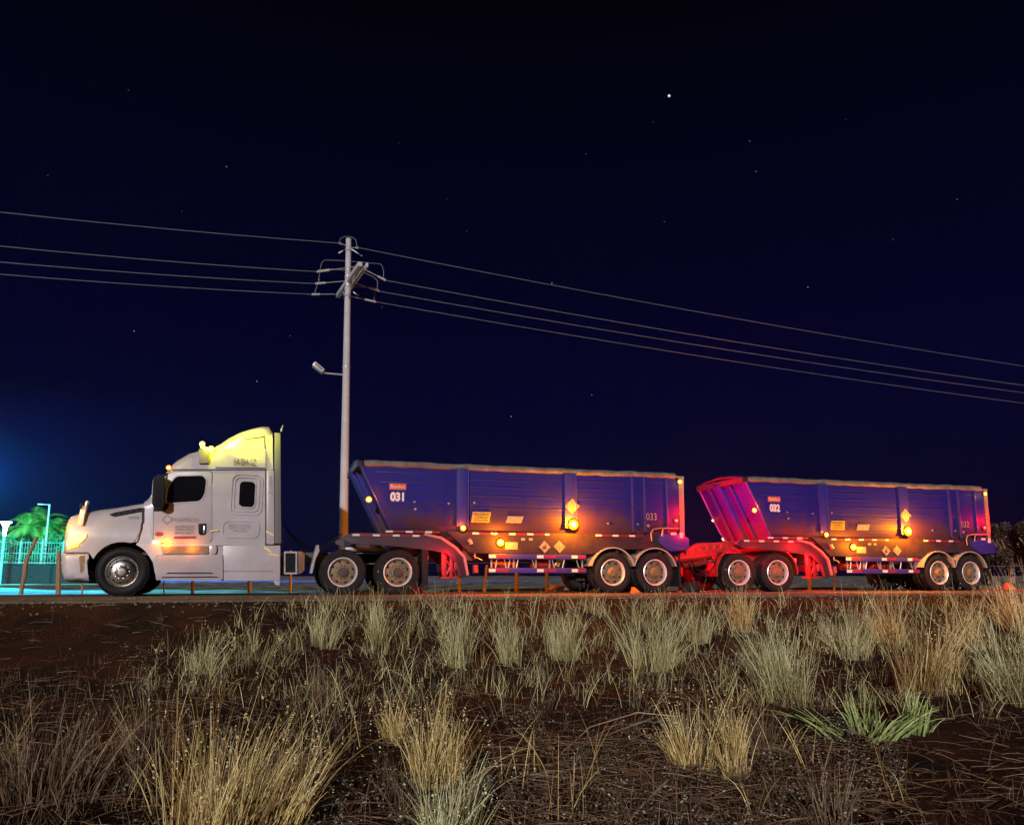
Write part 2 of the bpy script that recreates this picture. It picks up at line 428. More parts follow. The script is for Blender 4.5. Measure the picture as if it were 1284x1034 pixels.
def wheel(parent, x, y, z, kind, R=.52, side=1, K=1.09):
    """side=1 faces the camera (-y); the far wheels are plain duals"""
    w = bpy.data.objects.new('wheel', None); COL.objects.link(w); w.parent = parent
    if kind == 'steer':
        tyre(w, x, y, z, R, .29, 'black')
        bm = bmesh.new()
        lathe(bm, [(q_[0]*K, q_[1]) for q_ in [(.30, .02), (.305, -.004), (.29, -.01), (.272, .012), (.262, .03), (.235, .012), (.17, -.012), (.13, -.018), (.125, .0), (.125, .02)]], x, y, z, 56)
        fin(bm, 'rim', w, 'chrome', 25)
        bm = bmesh.new(); holes(bm, x, y+.003, z, .205*K, .028, 10, .2); fin(bm, 'hand_hole', w, 'black')
        bm = bmesh.new()
        lathe(bm, [(q_[0]*K, q_[1]) for q_ in [(.126, .0), (.124, -.022), (.095, -.032), (.088, -.075), (.07, -.088), (0, -.092)]], x, y, z, 32)
        fin(bm, 'hub_cap', w, 'chrome', 30)
        bm = bmesh.new()
        for k in range(10):
            a = 2*PI*k/10; lathe(bm, [(.013, .0), (.013, -.04), (0, -.045)], x+.148*math.cos(a), y-.012, z+.148*math.sin(a), 6)
        fin(bm, 'wheel_nut', w, 'chrome')
    else:
        tyre(w, x, y, z, R, .25); tyre(w, x, y+.30, z, R, .25)
        bm = bmesh.new()
        lathe(bm, [(q_[0]*K, q_[1]) for q_ in [(.298, .02), (.31, -.005), (.298, -.012), (.282, .004), (.272, .04), (.268, .115)]], x, y, z, 56)
        fin(bm, 'rim', w, 'ring', 30)
        bm = bmesh.new()
        lathe(bm, [(q_[0]*K, q_[1]) for q_ in [(.272, .11), (.235, .075), (.20, .062), (.13, .062), (.125, .03), (.10, .02)]], x, y, z, 48)
        fin(bm, 'wheel_disc', w, 'brownrim', 30)
        bm = bmesh.new(); holes(bm, x, y+.068, z, .215*K, .033, 8, .3); fin(bm, 'hand_hole', w, 'black')
        bm = bmesh.new()
        lathe(bm, [(q_[0]*K, q_[1]) for q_ in [(.105, .05), (.10, -.01), (.085, -.03), (.03, -.035), (0, -.035)]], x, y, z, 28)
        for k in range(10):
            a = 2*PI*k/10; lathe(bm, [(.014, .0), (.014, -.03), (0, -.034)], x+.150*math.cos(a), y+.064, z+.150*math.sin(a), 6)
        fin(bm, 'hub', w, 'dark' if kind == 'drive' else 'brownrim', 30)
    return w
def axle(parent, x, kind, R=.52, y0=.02, y1=2.45):
    wheel(parent, x, y0, R, kind, R)
    # far side wheel: same parts mirrored by a half turn
    w = wheel(parent, 0, 0, 0, kind, R); w.location = (x, y1, R); w.rotation_euler = (0, 0, PI)
    bm = bmesh.new(); tube(bm, [(x, y0+.2, R), (x, y1-.2, R)], .07, 12); fin(bm, 'axle', parent, 'dark')

def lamp(parent, x, z, y, m, r=.045, name='marker_lamp', stretch=1.0):
    bm = bmesh.new()
    lathe(bm, [(r*1.35, .012), (r*1.35, -.008), (r*1.1, -.014)], x, y, z, 20, 1)
    lathe(bm, [(r*1.1, -.012), (r*1.0, -.026), (r*.62, -.036)], x, y, z, 24, 2)
    lathe(bm, [(r*.62, -.036), (r*.35, -.041), (0, -.043)], x, y, z, 24, 0)
    rim = {'amberhot': 'amberbloom', 'redhot': 'redbloom'}.get(m, m)
    o = fin(bm, name, parent, [m, 'black', rim], 40)
    return o

# ------------------------------------------------------------------ the tractor
TR = thing('semi_truck', (P(330, 747)[0], 1.2, 0), 'white bonneted sleeper cab truck with yellow beacon, parked left of both trailers', 'truck')
_off = TR.location.copy()
ROOT = bpy.data.objects.new('tmp', None)          # parts are modelled in world space, then shifted under the root
def shift(root):
    o = root.location
    for c in list(bpy.data.objects):
        if c.parent == root:
            c.matrix_parent_inverse = Matrix.Translation(-o)
def pp(l, Y=0.0): return [P(a, b, Y) for a, b in l]
def z2(l, ox=60, oy=510, s=3.978): return [(ox+a/s, oy+b/s) for a, b in l]

# hood with the wheel arch cut in
wx, wz = P(153, 717); wx0 = wx
arch = []
for k in range(17):
    a = rad(22+ (196-22)*k/16)
    arch.append((153+41*math.cos(a), 719-40*math.sin(a)))
hood = [(78.5, 692), (79.6, 672), (80.8, 658), (83.8, 650), (89.5, 645.6), (98, 642.6), (110, 640.4), (125, 637.8), (145, 635.3), (165, 631.7), (180, 629.3), (179, 650), (176.5, 664), (171.5, 679)]
harch = [(x, y) for x, y in arch if x < 168 and y < 705]
hp = pp(hood+harch+[(111, 692)])
def htaper(x, z):
    z0 = 1.25; t = max(0, (z-z0)/1.2)
    nose = max(0, (PX(120)-x)/.8)
    return .30*t**1.3 + .03*nose**2 + (.06*max(0, math.sin((z-1.0)*3)) if z > 1.0 else 0)*0
bm = body(hp, 0.02, 2.40, .08, list(range(0, 10)), .06, htaper)
fin(bm, 'hood', TR, 'white', 50)
bp_ = pp([(76.5, 692.5), (111, 692.5), (109, 705), (111, 728.5), (79, 727), (75.8, 716), (75.2, 704)])
bm = body(bp_, 0.0, 2.42, .09, [0, 3, 4, 5, 6], .06, lambda x, z: .05*max(0, (PX(100)-x)/.6)**2)
fin(bm, 'bumper', TR, 'white', 50)
bm = bmesh.new(); prism(bm, pp([(78, 690.6), (112, 690.6), (112, 692.8), (78, 692.8)]), .10, 2.3); prism(bm, pp([(80, 728), (110, 729), (108, 731.5), (84, 730.5)]), .2, 2.2)
fin(bm, 'bumper_gap', TR, 'seam')
# corner intake on the bumper, fog lamp recess
bm = bmesh.new(); prism(bm, smoothpoly(pp([(99, 697), (107, 696), (105, 716), (101, 719)]), .03), -.004, .05, .0); fin(bm, 'corner_vent', TR, 'brownrim')
# cab
cab = [(180, 629.3), (184, 625), (208, 589.5), (211.5, 584), (221, 575.2), (236, 566.6), (251, 562.6), (268, 561.4), (333, 561.4), (333, 683)]
carch = [(x, y) for x, y in arch if x >= 168][::-1]
skirt = [(333, 683), (349, 683.5), (349, 727.5), (195.5, 727)] + [(194, 713)]
cabp = pp(cab[:-1]+[(333, 727.5), (196, 727)]+[(x, y) for x, y in arch if x >= 170 and y < 720]+[(171.5, 679), (176.5, 664), (179, 650)])
def ctaper(x, z):
    t = max(0, (z-2.3)/1.3); f = max(0, (PX(215)-x)/.6)
    return .10*t**1.5 + .035*f**1.5
bm = body(cabp, 0.03, 2.42, .17, [1, 2, 3, 4, 5, 6], .06, ctaper)
fin(bm, 'cab', TR, 'white', 50)
# roof fairing and side extenders
fa = pp([(266, 561.6), (273.7, 555.2), (286, 546.8), (301, 539.9), (316, 535.2), (330, 532), (337, 532.4), (341.5, 540), (342.5, 588), (333.6, 588), (333.4, 561.6)])
bm = body(fa, 0.05, 2.40, .15, [1, 2, 3, 4, 5, 6], .055, lambda x, z: .16*max(0, (PX(300)-x)/.7)**1.5*.6+.05)
fin(bm, 'roof_fairing', TR, 'white', 45)
# crease and lip on the fairing
bm = bmesh.new(); prism(bm, pp([(305, 549.5), (331, 546.2), (331, 547.2), (305, 550.5)]), .085, .12); fin(bm, 'fairing_crease', TR, 'seam')
bm = bmesh.new(); prism(bm, smoothpoly(pp([(334, 589), (343.3, 589), (343.8, 682), (334, 682)]), .03), .0, .10, .02)
fin(bm, 'side_extender', TR, 'white')
bm = bmesh.new(); prism(bm, pp([(344.2, 542), (351.6, 542.5), (352.6, 681), (344.4, 681)]), .02, .07, .01); prism(bm, pp([(344.2, 542), (351.6, 542.5), (352.6, 681), (344.4, 681)]), 2.35, 2.42, .01)
fin(bm, 'rear_extender', TR, mat('grey_rubber', (.10, .095, .09), .6))
bm = bmesh.new(); prism(bm, pp([(333.6, 683.6), (351.6, 683.2), (351.2, 728), (196, 728), (199, 700), (333.6, 700)]), .0, .06, .02)
M_ = None
bm.free()
# side skirts
bm = bmesh.new(); prism(bm, pp([(280, 684), (351.4, 683.4), (351.2, 727.5), (280.4, 728)]), -.01, .08, .015); prism(bm, pp([(343, 728), (351, 727.8), (350.6, 734), (345, 733)]), .0, .08, .01)
prism(bm, pp([(280, 684), (351.4, 683.4), (351.2, 727.5), (280.4, 728)]), 2.36, 2.45, .015)
fin(bm, 'rear_skirt', TR, 'white')
bm = bmesh.new(); prism(bm, smoothpoly(pp([(196.5, 693), (201, 697), (205.5, 696.5), (279.4, 695), (279.4, 728), (198, 727.6), (193.5, 715)]), .06), -.03, .10, .03)
fin(bm, 'step_skirt', TR, 'white')
bm = bmesh.new(); prism(bm, pp([(211, 717.3), (265, 717.3), (268, 719), (208, 719)]), -.045, -.02); prism(bm, pp([(203, 722.8), (270, 722.2), (276, 723.6), (203, 724.2)]), -.045, -.02)
fin(bm, 'step_edge', TR, 'seam')
# step recess under the door: flat panel, the recess's dark put into its colour
bm = bmesh.new(); prism(bm, pp([(203, 684.6), (261, 684.6), (261, 694), (205, 694)]), -.012, .03, 0)
fin(bm, 'step_recess', TR, 'brownrim')
bm = bmesh.new(); prism(bm, rrect(*[PX(261.5), PX(271)], P(266, 695)[1], P(266, 683)[1], .06), -.03, .03, .01); fin(bm, 'grab_pod', TR, 'white')
# door
door = smoothpoly(pp([(192.3, 636), (208, 598), (214, 590.6), (265.5, 590.6), (265.5, 680.5), (192.3, 680.5)]), .08)
win = smoothpoly(pp([(208.6, 630.5), (210.5, 612), (220.5, 597), (254.5, 596.2), (258.7, 602), (256.5, 619), (251, 628)]), .09)
def fan(bm, outer, y, mi=0):
    bm.faces.new([bm.verts.new((p[0], y, p[1])) for p in outer]).material_index = mi
bm = bmesh.new(); prism(bm, [(x, z) for x, z in smoothpoly(pp([(191.6, 636), (207.4, 597.6), (213.6, 589.8), (266.3, 589.8), (266.3, 681.4), (191.6, 681.4)]), .09)], .035, .09, 0); fin(bm, 'door_gap', TR, 'seam')
bm = bmesh.new(); prism(bm, door, .012, .10, .012); DR = fin(bm, 'door', TR, 'white')
bm = bmesh.new()
cx_ = sum(p[0] for p in win)/len(win); cz_ = sum(p[1] for p in win)/len(win)
big = [(cx_+(x-cx_)*1.07, cz_+(z-cz_)*1.09) for x, z in win]
frame(bm, big, win, -.004, .03); fin(bm, 'window_frame', DR, 'white', 40)
bm = bmesh.new(); prism(bm, win, .002, .02, 0); fin(bm, 'window', DR, 'glass')
bm = bmesh.new(); prism(bm, smoothpoly(pp([(248.8, 656.5), (258.8, 656), (258.6, 668), (257, 670.5), (250.6, 670.5), (249, 668)]), .02), .0, .02, .004); fin(bm, 'handle_recess', DR, 'black')
bm = bmesh.new(); prism(bm, rrect(PX(253), PX(255.6), P(254, 669)[1], P(254, 658.5)[1], .015), -.03, .0, .006); fin(bm, 'door_handle', DR, 'chrome')
# door writing
tx, tz = P(232, 652); text('PANAMSION', .135, tx, tz, .008, 'faintink', DR, 'company_name', width=PX(249)-PX(215.5))
bm = bmesh.new(); dx, dz = P(209.6, 651.3)
for s, q in ((.115, .085),): frame(bm, [(dx-s, dz), (dx, dz+s), (dx+s, dz), (dx, dz-s)], [(dx-q, dz), (dx, dz+q), (dx+q, dz), (dx, dz-q)], .006, .011)
fin(bm, 'company_emblem', DR, 'faintink')
for i, (s, py, w) in enumerate((('AUTOTRANSPORTE', 660.6, 24), ('PERMISO FEDERAL', 664.3, 24), ('SERVICIO PUBLICO', 668.4, 25))):
    tx, tz = P(231.5, py); text(s, .075, tx, tz, .008, 'faintink', DR, 'notice_lettering', width=PX(231.5+w/2)-PX(231.5-w/2))
bm = bmesh.new(); prism(bm, pp([(218, 672.3), (246, 672.0), (246, 675.2), (218, 675.4)]), .006, .012); fin(bm, 'red_strip_sticker', DR, 'redink')
bm = bmesh.new(); ex, ez = P(199.7, 669.6)
prism(bm, [(ex+.085*math.cos(2*PI*k/20), ez+.045*math.sin(2*PI*k/20)) for k in range(20)], .004, .013); fin(bm, 'oval_badge', TR, 'redink')
# sleeper side: window, beaded panels
sw = rrect(PX(295.8), PX(315.2), P(305, 634.6)[1], P(305, 603.8)[1], .09)
bm = bmesh.new(); prism(bm, sw, .005, .03, 0); fin(bm, 'sleeper_window', TR, 'glass')
def bead(x0, x1, y0, y1, r, t=.028, name='pressed_bead', cut=None):
    o = rrect(PX(x0), PX(x1), P(305, y1)[1], P(305, y0)[1], r); i_ = rrect(PX(x0)+t, PX(x1)-t, P(305, y1)[1]+t, P(305, y0)[1]-t, max(.01, r-t))
    bm = bmesh.new(); frame(bm, o, i_, .012, .034)
    return fin(bm, name, TR, 'white', 40)
bead(284.5, 325.3, 593.7, 645.6, .16); bead(288.2, 321.5, 597.2, 641.6, .13); bead(293.9, 316.8, 601.5, 637, .11, .03, 'sleeper_window_frame')
bead(276, 323.5, 652.2, 674.5, .14)
for i, (s, py, w) in enumerate((('BITACORA DE SERVICIO', 658.5, 27), ('NUMERO DE REGISTRO', 661.8, 27), ('CARGA GENERAL', 665.4, 18))):
    tx, tz = P(301, py); text(s, .075, tx, tz, .029, 'faintink', TR, 'side_lettering', width=PX(301+w/2)-PX(301-w/2))
# roof seam, sleeper seam
bm = bmesh.new()
def seam(l, w=.9, y=.024):
    for a, b in zip(l, l[1:]):
        A = Vector(P(*a)); B = Vector(P(*b)); d = (B-A).normalized(); n = Vector((-d.y, d.x))*.009*w
        prism(bm, [tuple(A+n), tuple(B+n), tuple(B-n), tuple(A-n)], y, y+.05)
seam([(215, 588.2), (333, 588.2)]); seam([(332.9, 588), (332.9, 683)]); seam([(266.8, 684), (332, 684)], .8); seam([(280, 696), (280, 727)]); seam([(280, 716), (343, 716)], .5, -.014)
seam([(270, 585.4), (332, 586.2)], .5)
fin(bm, 'body_seam', TR, 'seam')
bm = bmesh.new()
a_ = pp([(177.4, 636), (180.2, 636), (180.0, 655), (177.3, 656)]); prism(bm, a_, .045, .2)
def seamh(l, w, y):
    for a, b in zip(l, l[1:]):
        A = Vector(P(*a)); B = Vector(P(*b)); d = (B-A).normalized(); n = Vector((-d.y, d.x))*.012*w
        prism(bm, [tuple(A+n), tuple(B+n), tuple(B-n), tuple(A-n)], y, y+.06)
seamh([(177.3, 655), (176.2, 664), (173, 672), (168, 679.5)], .45, .016)
fin(bm, 'hood_gap', TR, 'seam')
# roof writing
tx, tz = P(307, 579.7); text('64-BH-1Z', .22, tx, tz, .004, 'ink', TR, 'plate_number', width=PX(321.5)-PX(293))
tx, tz = P(339.2, 608); text('64BH1Z', .12, tx, tz, -.004, 'faintink', TR, 'plate_number', rot=-PI/2)
# hood vent, badges
bm = bmesh.new(); prism(bm, smoothpoly(pp([(135.5, 644.5), (143, 641.6), (176.5, 635.6), (177, 640.2), (142.5, 647.6)]), .03), .10, .5, .0)
fin(bm, 'hood_vent', TR, 'black')
bm = bmesh.new()
for k in range(4):
    x = 147+k*7.5; prism(bm, pp([(x, 646-.2*(x-142)), (x+.7, 645.8-.2*(x-142)), (x+2.4, 640.9-.185*(x-142)), (x+1.7, 641-.185*(x-142))]), .092, .11)
fin(bm, 'vent_slat', TR, 'dark')
for (px_, py_, w) in ((167.5, 649.3, 12), (122.5, 656.5, 12)):
    tx, tz = P(px_, py_, .05); text('|||||||', .10, tx, tz, .09 if px_ > 150 else .11, 'faintink', TR, 'badge', width=PX(px_+w/2)-PX(px_-w/2))
# headlamp
bm = bmesh.new(); prism(bm, smoothpoly(pp([(83.4, 679.5), (88, 672.5), (97, 668.5), (108.8, 668), (107, 674), (101, 680), (92, 683.5), (84, 686)]), .04), -.035, .35, .025); fin(bm, 'headlight', TR, 'headlamp')
hx, hz = P(95, 676); point('headlight_glow', (hx-.05, -.28, hz+.05), (1, .50, .05), 4, .08, TR)
hx, hz = P(88, 660); point('headlight_spill', (hx-.30, -.25, hz+.10), (1, .52, .0), 24, .08, TR)
bm = bmesh.new(); prism(bm, smoothpoly(pp([(84, 686.6), (99, 682.5), (98, 684.5), (85, 688.4)]), .01), -.02, .1, .0); fin(bm, 'indicator_lamp', TR, 'amber')
# hood mirror
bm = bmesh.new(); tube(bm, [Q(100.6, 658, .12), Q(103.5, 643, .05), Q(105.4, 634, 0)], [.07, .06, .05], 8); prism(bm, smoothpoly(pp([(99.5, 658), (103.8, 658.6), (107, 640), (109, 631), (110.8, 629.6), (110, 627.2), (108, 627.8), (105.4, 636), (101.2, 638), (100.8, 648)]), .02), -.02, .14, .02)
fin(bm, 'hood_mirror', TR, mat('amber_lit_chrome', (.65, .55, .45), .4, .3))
bm = bmesh.new(); prism(bm, smoothpoly(pp([(99.8, 638), (100, 631.5), (103, 629.8), (106.4, 631.2), (105.4, 637)]), .03), -.04, .10, .02); fin(bm, 'hood_mirror_head', TR, 'black')
# cab mirror
bm = bmesh.new(); prism(bm, smoothpoly(pp([(193.6, 634), (195.2, 602), (198, 597.6), (206, 597), (208.4, 600), (207.5, 635), (205, 638), (197, 638)]), .05), -.36, -.16, .03); MI = fin(bm, 'side_mirror', TR, 'black')
bm = bmesh.new(); prism(bm, smoothpoly(pp([(192.6, 632), (194.3, 604), (196.8, 600), (198.8, 601), (197.4, 634), (194, 635)]), .04), -.34, -.12, .02); fin(bm, 'mirror_shell', MI, 'chrome')
bm = bmesh.new(); prism(bm, pp([(192.5, 632), (212, 630.5), (211, 636), (207, 640.5), (192.5, 640.5)]), -.02, .06, .01); tube(bm, [Q(199, 636, -.22), Q(206, 640, .03)], .035); tube(bm, [Q(200, 600, -.22), Q(210, 594, .04)], .022)
fin(bm, 'mirror_bracket', TR, 'black')
# windscreen (faces forward)
bm = bmesh.new()
A, B = P(184.5, 624), P(206.5, 590.5)
prism(bm, [(A[0]-.04, A[1]+.01), (B[0]-.04, B[1]), (B[0]+.03, B[1]), (A[0]+.03, A[1])], .30, 2.15, .01); fin(bm, 'windscreen', TR, 'glass')
# grille (faces forward)
bm = bmesh.new()
gx = PX(77.5)
for k in range(7): abox(bm, gx-.05, gx+.05, .7, 1.72, .75+.15*k, .82+.15*k, .01)
fin(bm, 'grille', TR, 'chrome')
# lamps on the cab
cxl, czl = P(211, 585.5); lamp(TR, cxl, czl, .10, 'amberhot', .05, 'clearance_lamp'); point('clearance_glow', (cxl-.12, -.05, czl+.10), (1, .45, .05), 2.5, .04, TR)
cxl, czl = P(194.5, 679.5); bm = bmesh.new(); prism(bm, rrect(cxl-.05, cxl+.10, czl-.035, czl+.035, .03), -.03, .03, .01); fin(bm, 'side_marker_lamp', TR, 'amberhot')
point('side_marker_glow', (cxl+.22, -.13, czl-.05), (1, .30, .0), 12, .05, TR)
point('side_marker_glow', (cxl+.75, -.12, czl-.12), (1, .28, .0), 6, .05, TR)
# beacon on a bracket at the roof edge
bx, bz = P(258, 561)
bm = bmesh.new(); prism(bm, pp([(249.5, 563), (262, 565), (262, 580.5), (249.5, 581)]), -.02, .15, .01); fin(bm, 'beacon_bracket', TR, mat('olive_steel', (.20, .17, .10), .6))
bm = bmesh.new()
for (a, b, s) in ((253.5, 556.5, .055), (264.5, 562.5, .06)):
    q = Q(a, b, .05); t = bmesh.new(); bmesh.ops.create_uvsphere(t, u_segments=16, v_segments=10, radius=s)
    for v in t.verts: v.co = v.co*1.0+q
    merge(bm, t)
q0 = Q(252, 559.5, .05); q1 = Q(266, 566, .05)
tube(bm, [q0, q1], .035, 10)
fin(bm, 'beacon', TR, 'yellow', 60)
q = Q(266, 555, -.14); point('beacon_fill', q, (.95, .95, .0), 22, .06, TR)
spot('beacon_fill', Q(262, 553, -.25), Q(320, 556, .1), (.92, .95, .0), 320, 58, .7, .06, TR)  # added spots steer the beacon's yellow onto the fairing
spot('beacon_fill', Q(258, 552, .5), Q(320, 545, .6), (.92, .95, .0), 160, 80, .7, .06, TR)
q = Q(300, 538, -.16); point('beacon_fill', q, (.95, .95, .0), 14, .1, TR)  # added yellow fill beside the fairing, away from the beacon
q = Q(344, 541, -.35); point('beacon_fill', q, (.95, .95, .0), 14, .1, TR)
# antenna
bm = bmesh.new(); tube(bm, [Q(352.6, 541, .1), Q(353.2, 537, .1)], .02); tube(bm, [Q(352.9, 538, .1), Q(355, 533, .1)], .012); fin(bm, 'antenna', TR, 'steel')
# yellow reflected light put on as coloured strips
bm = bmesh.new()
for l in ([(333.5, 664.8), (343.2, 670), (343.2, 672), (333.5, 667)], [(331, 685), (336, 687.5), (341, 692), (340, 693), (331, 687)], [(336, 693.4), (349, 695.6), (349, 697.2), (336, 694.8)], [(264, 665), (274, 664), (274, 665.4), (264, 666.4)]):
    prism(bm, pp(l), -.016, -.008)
fin(bm, 'yellow_light_strip', TR, mat('yellow_strip', (.75, .60, .10), .4))
# chassis, tanks, fifth wheel
bm = bmesh.new()
for y in (.75, 1.65): abox(bm, PX(95), PX(532), y, y+.09, .72, .98, .01)
for px_ in (200, 260, 330, 375, 400, 463, 525): abox(bm, PX(px_)-.05, PX(px_)+.05, .84, 1.65, .74, .95, .01)
fin(bm, 'frame_rail', TR, 'dark')
bm = bmesh.new(); prism(bm, smoothpoly(pp([(353.5, 691.5), (380, 690.5), (382.5, 693), (382, 718.5), (353.5, 720)]), .08), .25, .80, .05)
fin(bm, 'battery_box', TR, mat('brown_tank', (.20, .10, .06), .5, .2))
bm = bmesh.new(); frame(bm, pp([(356, 690.8), (373, 690.8), (373, 719.6), (356, 719.6)]), pp([(358, 692.9), (370.8, 692.9), (370.8, 717.4), (358, 717.4)]), .19, .25)
fin(bm, 'tank_strap', TR, 'steel')
bm = bmesh.new(); prism(bm, pp([(358.2, 693.1), (370.6, 693.1), (370.6, 717.2), (358.2, 717.2)]), .205, .25); fin(bm, 'battery_cover', TR, 'black')
bx, bz = P(367, 700); point('chassis_glow', (bx, .02, bz+.55), (1, .30, .03), 1.6, .05, TR)  # orange point light over the box, no lamp body
d1, d2 = PX(430, 715), PX(499, 715)
for x in (d1, d2): axle(TR, x, 'drive')
axle(TR, wx0, 'steer')
# inner wheel wells
bm = bmesh.new(); lathe(bm, [(.66, .10), (.66, .9), (0.1, .92)], wx0, 0, .56, 40)
for v in list(bm.verts):
    if v.co.z < .35: bm.verts.remove(v)
fin(bm, 'wheel_well', TR, 'black')
bm = bmesh.new()
abox(bm, d1+.1, d2-.1, .7, 1.8, 1.02, 1.12, .03)
for y in (.75, 1.65):
    prism(bm, [(d1-.5, .98), (d2+.55, .98), (d2+.1, .72), (d1, .72)], y, y+.1)
fin(bm, 'fifth_wheel', TR, 'steel')
bm = bmesh.new(); tube(bm, [Q(397.8, 683, .1), Q(400, 690, .1), Q(395, 699, .1), Q(391.5, 708, .1), Q(389.6, 718.5, .1)], .028, 8)
prism(bm, [P(397, 683), P(399.6, 683), P(400.6, 690), P(396, 700), P(391.5, 718.5), P(388.6, 718.5), P(392.5, 700)], .05, .60, .0)
fin(bm, 'quarter_fender', TR, 'steel')
bm = bmesh.new(); prism(bm, pp([(529, 688), (537, 690), (536.6, 736), (530, 736)]), .0, .62, .0); tube(bm, [Q(520, 687, .3), Q(536, 689, .3)], .03); fin(bm, 'mudflap', TR, 'rubber')
# air lines from the cab to the trailer
for k in range(3):
    bm = bmesh.new()
    a = Vector((PX(353), 1.0+.2*k, 1.65)); b = Vector((PX(432), 1.0+.2*k, 1.45)); pts = []
    for i in range(15):
        t = i/14; p = a.lerp(b, t); p.z -= .55*math.sin(PI*t)*(1-.15*k); pts.append(p)
    tube(bm, pts, .014, 6); fin(bm, 'air_line', TR, 'black')
# red tail lamps shining back under the trailer neck
bm = bmesh.new()
for y in (.25, 2.0): abox(bm, PX(537), PX(537)+.05, y, y+.3, .80, .92, .01)
fin(bm, 'tail_lamp', TR, 'redlamp')
spot('tail_light', (PX(541), .25, .95), (PX(590), .10, .80), (1, .02, .02), 300, 110, .5, .08, TR)
shift(TR)

# ------------------------------------------------------------------ the trailers
XF, ZT = P(450.5, 577)                       # front top corner
XR = PX(856, 600); ZS = 1.50                 # rear, sill height
def xfront(z): return XF + max(0, ZT-z)*.50
def section(n=9, yin=0.03, zb=1.12):
    """half tub: straight side then a quarter round; returned near top -> far top"""
    s = [(yin, ZT-.12), (yin, 2.6), (yin, 2.2), (yin+.01, 1.95)]
    r = 1.95-zb
    for k in range(1, n+1):
        a = PI/2*k/n; s.append((yin+.01+.62*(1-math.cos(a)), 1.95-r*math.sin(a)))
    full = s + [(2.5-y, z) for y, z in s[::-1]]
    return full
def make_trailer(number, label):
    T = thing('dump_trailer', ((XF+XR)/2, 1.25, 0), label, 'trailer', 'dark blue dump trailers')
    sec = section(); bm = bmesh.new(); n = len(sec)
    cols = []
    for j in range(25):
        t = j/24
        cols.append([bm.verts.new((xfront(z)*(1-t)+(XR-.10)*t, y + (.012*noise.noise((t*30, z*3, 1)) if 0 < j < 24 else 0), z)) for y, z in sec])
    for a, b in zip(cols, cols[1:]):
        for k in range(n-1): bm.faces.new((a[k], b[k], b[k+1], a[k+1]))
    bm.faces.new(cols[0]); bm.faces.new(cols[-1][::-1])
    fin(bm, 'tub', T, 'blue', 40)
    # front board edging and posts on the front wall
    bm = bmesh.new()
    for sgn in (0, 1):
        pts = [(y if not sgn else 2.5-y, z) for y, z in sec[:n//2]]
        for (ya, za), (yb, zb) in zip(pts, pts[1:]):
            tube(bm, [(xfront(za)-.01, ya, za), (xfront(zb)-.01, yb, zb)], .030, 6)
    fin(bm, 'front_edge', T, 'rib')
    for y, w, d in ((.72, .10, .10), (1.16, .34, .16), (1.80, .12, .12)):
        bm = bmesh.new()
        z0, z1 = 1.30, ZT-.10
        prism(bm, [(xfront(z1)-d, z1), (xfront(z1)+.02, z1), (xfront(z0)+.02, z0), (xfront(z0)-d, z0)], y, y+w, .01)
        fin(bm, 'front_post', T, 'blue')
    bm = bmesh.new(); prism(bm, [(XF-.06, ZT-.15), (XF-.06, ZT+.0), (XF+.10, ZT+.0), (XF+.10, ZT-.15)], .02, 2.48, .02)
    tube(bm, [(XF, .02, ZT-.02), (XF-.02, .6, ZT+.06), (XF-.02, 1.25, ZT+.10), (XF-.02, 1.9, ZT+.06), (XF, 2.48, ZT-.02)], .035)
    fin(bm, 'head_rail', T, 'bluelow')
    # sagging tarp rolled along the top edge
    for y in (.04, 2.46):
        bm = bmesh.new(); pts = []; rr = []
        m_ = 64
        for i in range(m_+1):
            t = i/m_; x = XF+.12+t*(XR-XF-.35)
            pts.append((x, y+.012*noise.noise((x*2, 9, y)), ZT-.055+.022*noise.noise((x*1.4, 3, y))+.010*noise.noise((x*5, 3, y))))
            rr.append(.078+.016*noise.noise((x*3, 7, y)))
        tube(bm, pts, rr, 10); fin(bm, 'rolled_tarp', T, 'rail', 60)
    bm = bmesh.new()                                            # stretched tarp over the load
    g = []
    for i in range(31):
        x = XF+.1+(XR-XF-.3)*i/30
        g.append([bm.verts.new((x, .06+2.38*k/8, ZT-.02+.05*math.sin(PI*k/8)+.02*noise.noise((x*1.7, k*.7, 2)))) for k in range(9)])
    for a, b in zip(g, g[1:]):
        for k in range(8): bm.faces.new((a[k], b[k], b[k+1], a[k+1]))
    fin(bm, 'tarp', T, 'rail')
    # side posts
    for a, b in ((573, 587), (708, 722)):
        bm = bmesh.new(); x0, x1 = PX(a, 620), PX(b, 620); zb = 1.62
        prism(bm, [(x0, zb), (x1, zb), (x1, ZT-.12), (x0, ZT-.12)], -.035, .04, .008)
        for xx in (x0-.012, x1-.006): abox(bm, xx, xx+.02, -.05, .02, zb, ZT-.13, .004)
        prism(bm, [(x0, zb), (x1, zb), (x1, ZT-.12), (x0, ZT-.12)], 2.46, 2.53, .008)
        fin(bm, 'side_post', T, 'rib')
    for a in (793, 808, 836):
        bm = bmesh.new(); x0 = PX(a, 620)
        abox(bm, x0-.02, x0+.03, -.012, .04, 1.55, ZT-.12, .006); abox(bm, x0-.02, x0+.03, 2.46, 2.51, 1.55, ZT-.12, .006)
        fin(bm, 'side_rib', T, 'rib')
    # horizontal pressings of the side sheets
    bm = bmesh.new()
    for a, b, py_ in ((452, 572, 590), (462, 572, 603), (588, 660, 601), (588, 655, 610), (588, 700, 621), (455, 572, 628), (588, 707, 636), (723, 790, 603), (723, 790, 613), (723, 805, 634), (809, 834, 604), (809, 834, 616), (723, 790, 625)):
        z = P(a, py_)[1]; x0 = PX(a, py_)
        if a < 500: x0 = max(x0, xfront(z)+.25)
        abox(bm, x0+.03, PX(b, py_)-.03, .018, .04, z-.008, z+.008, .004)
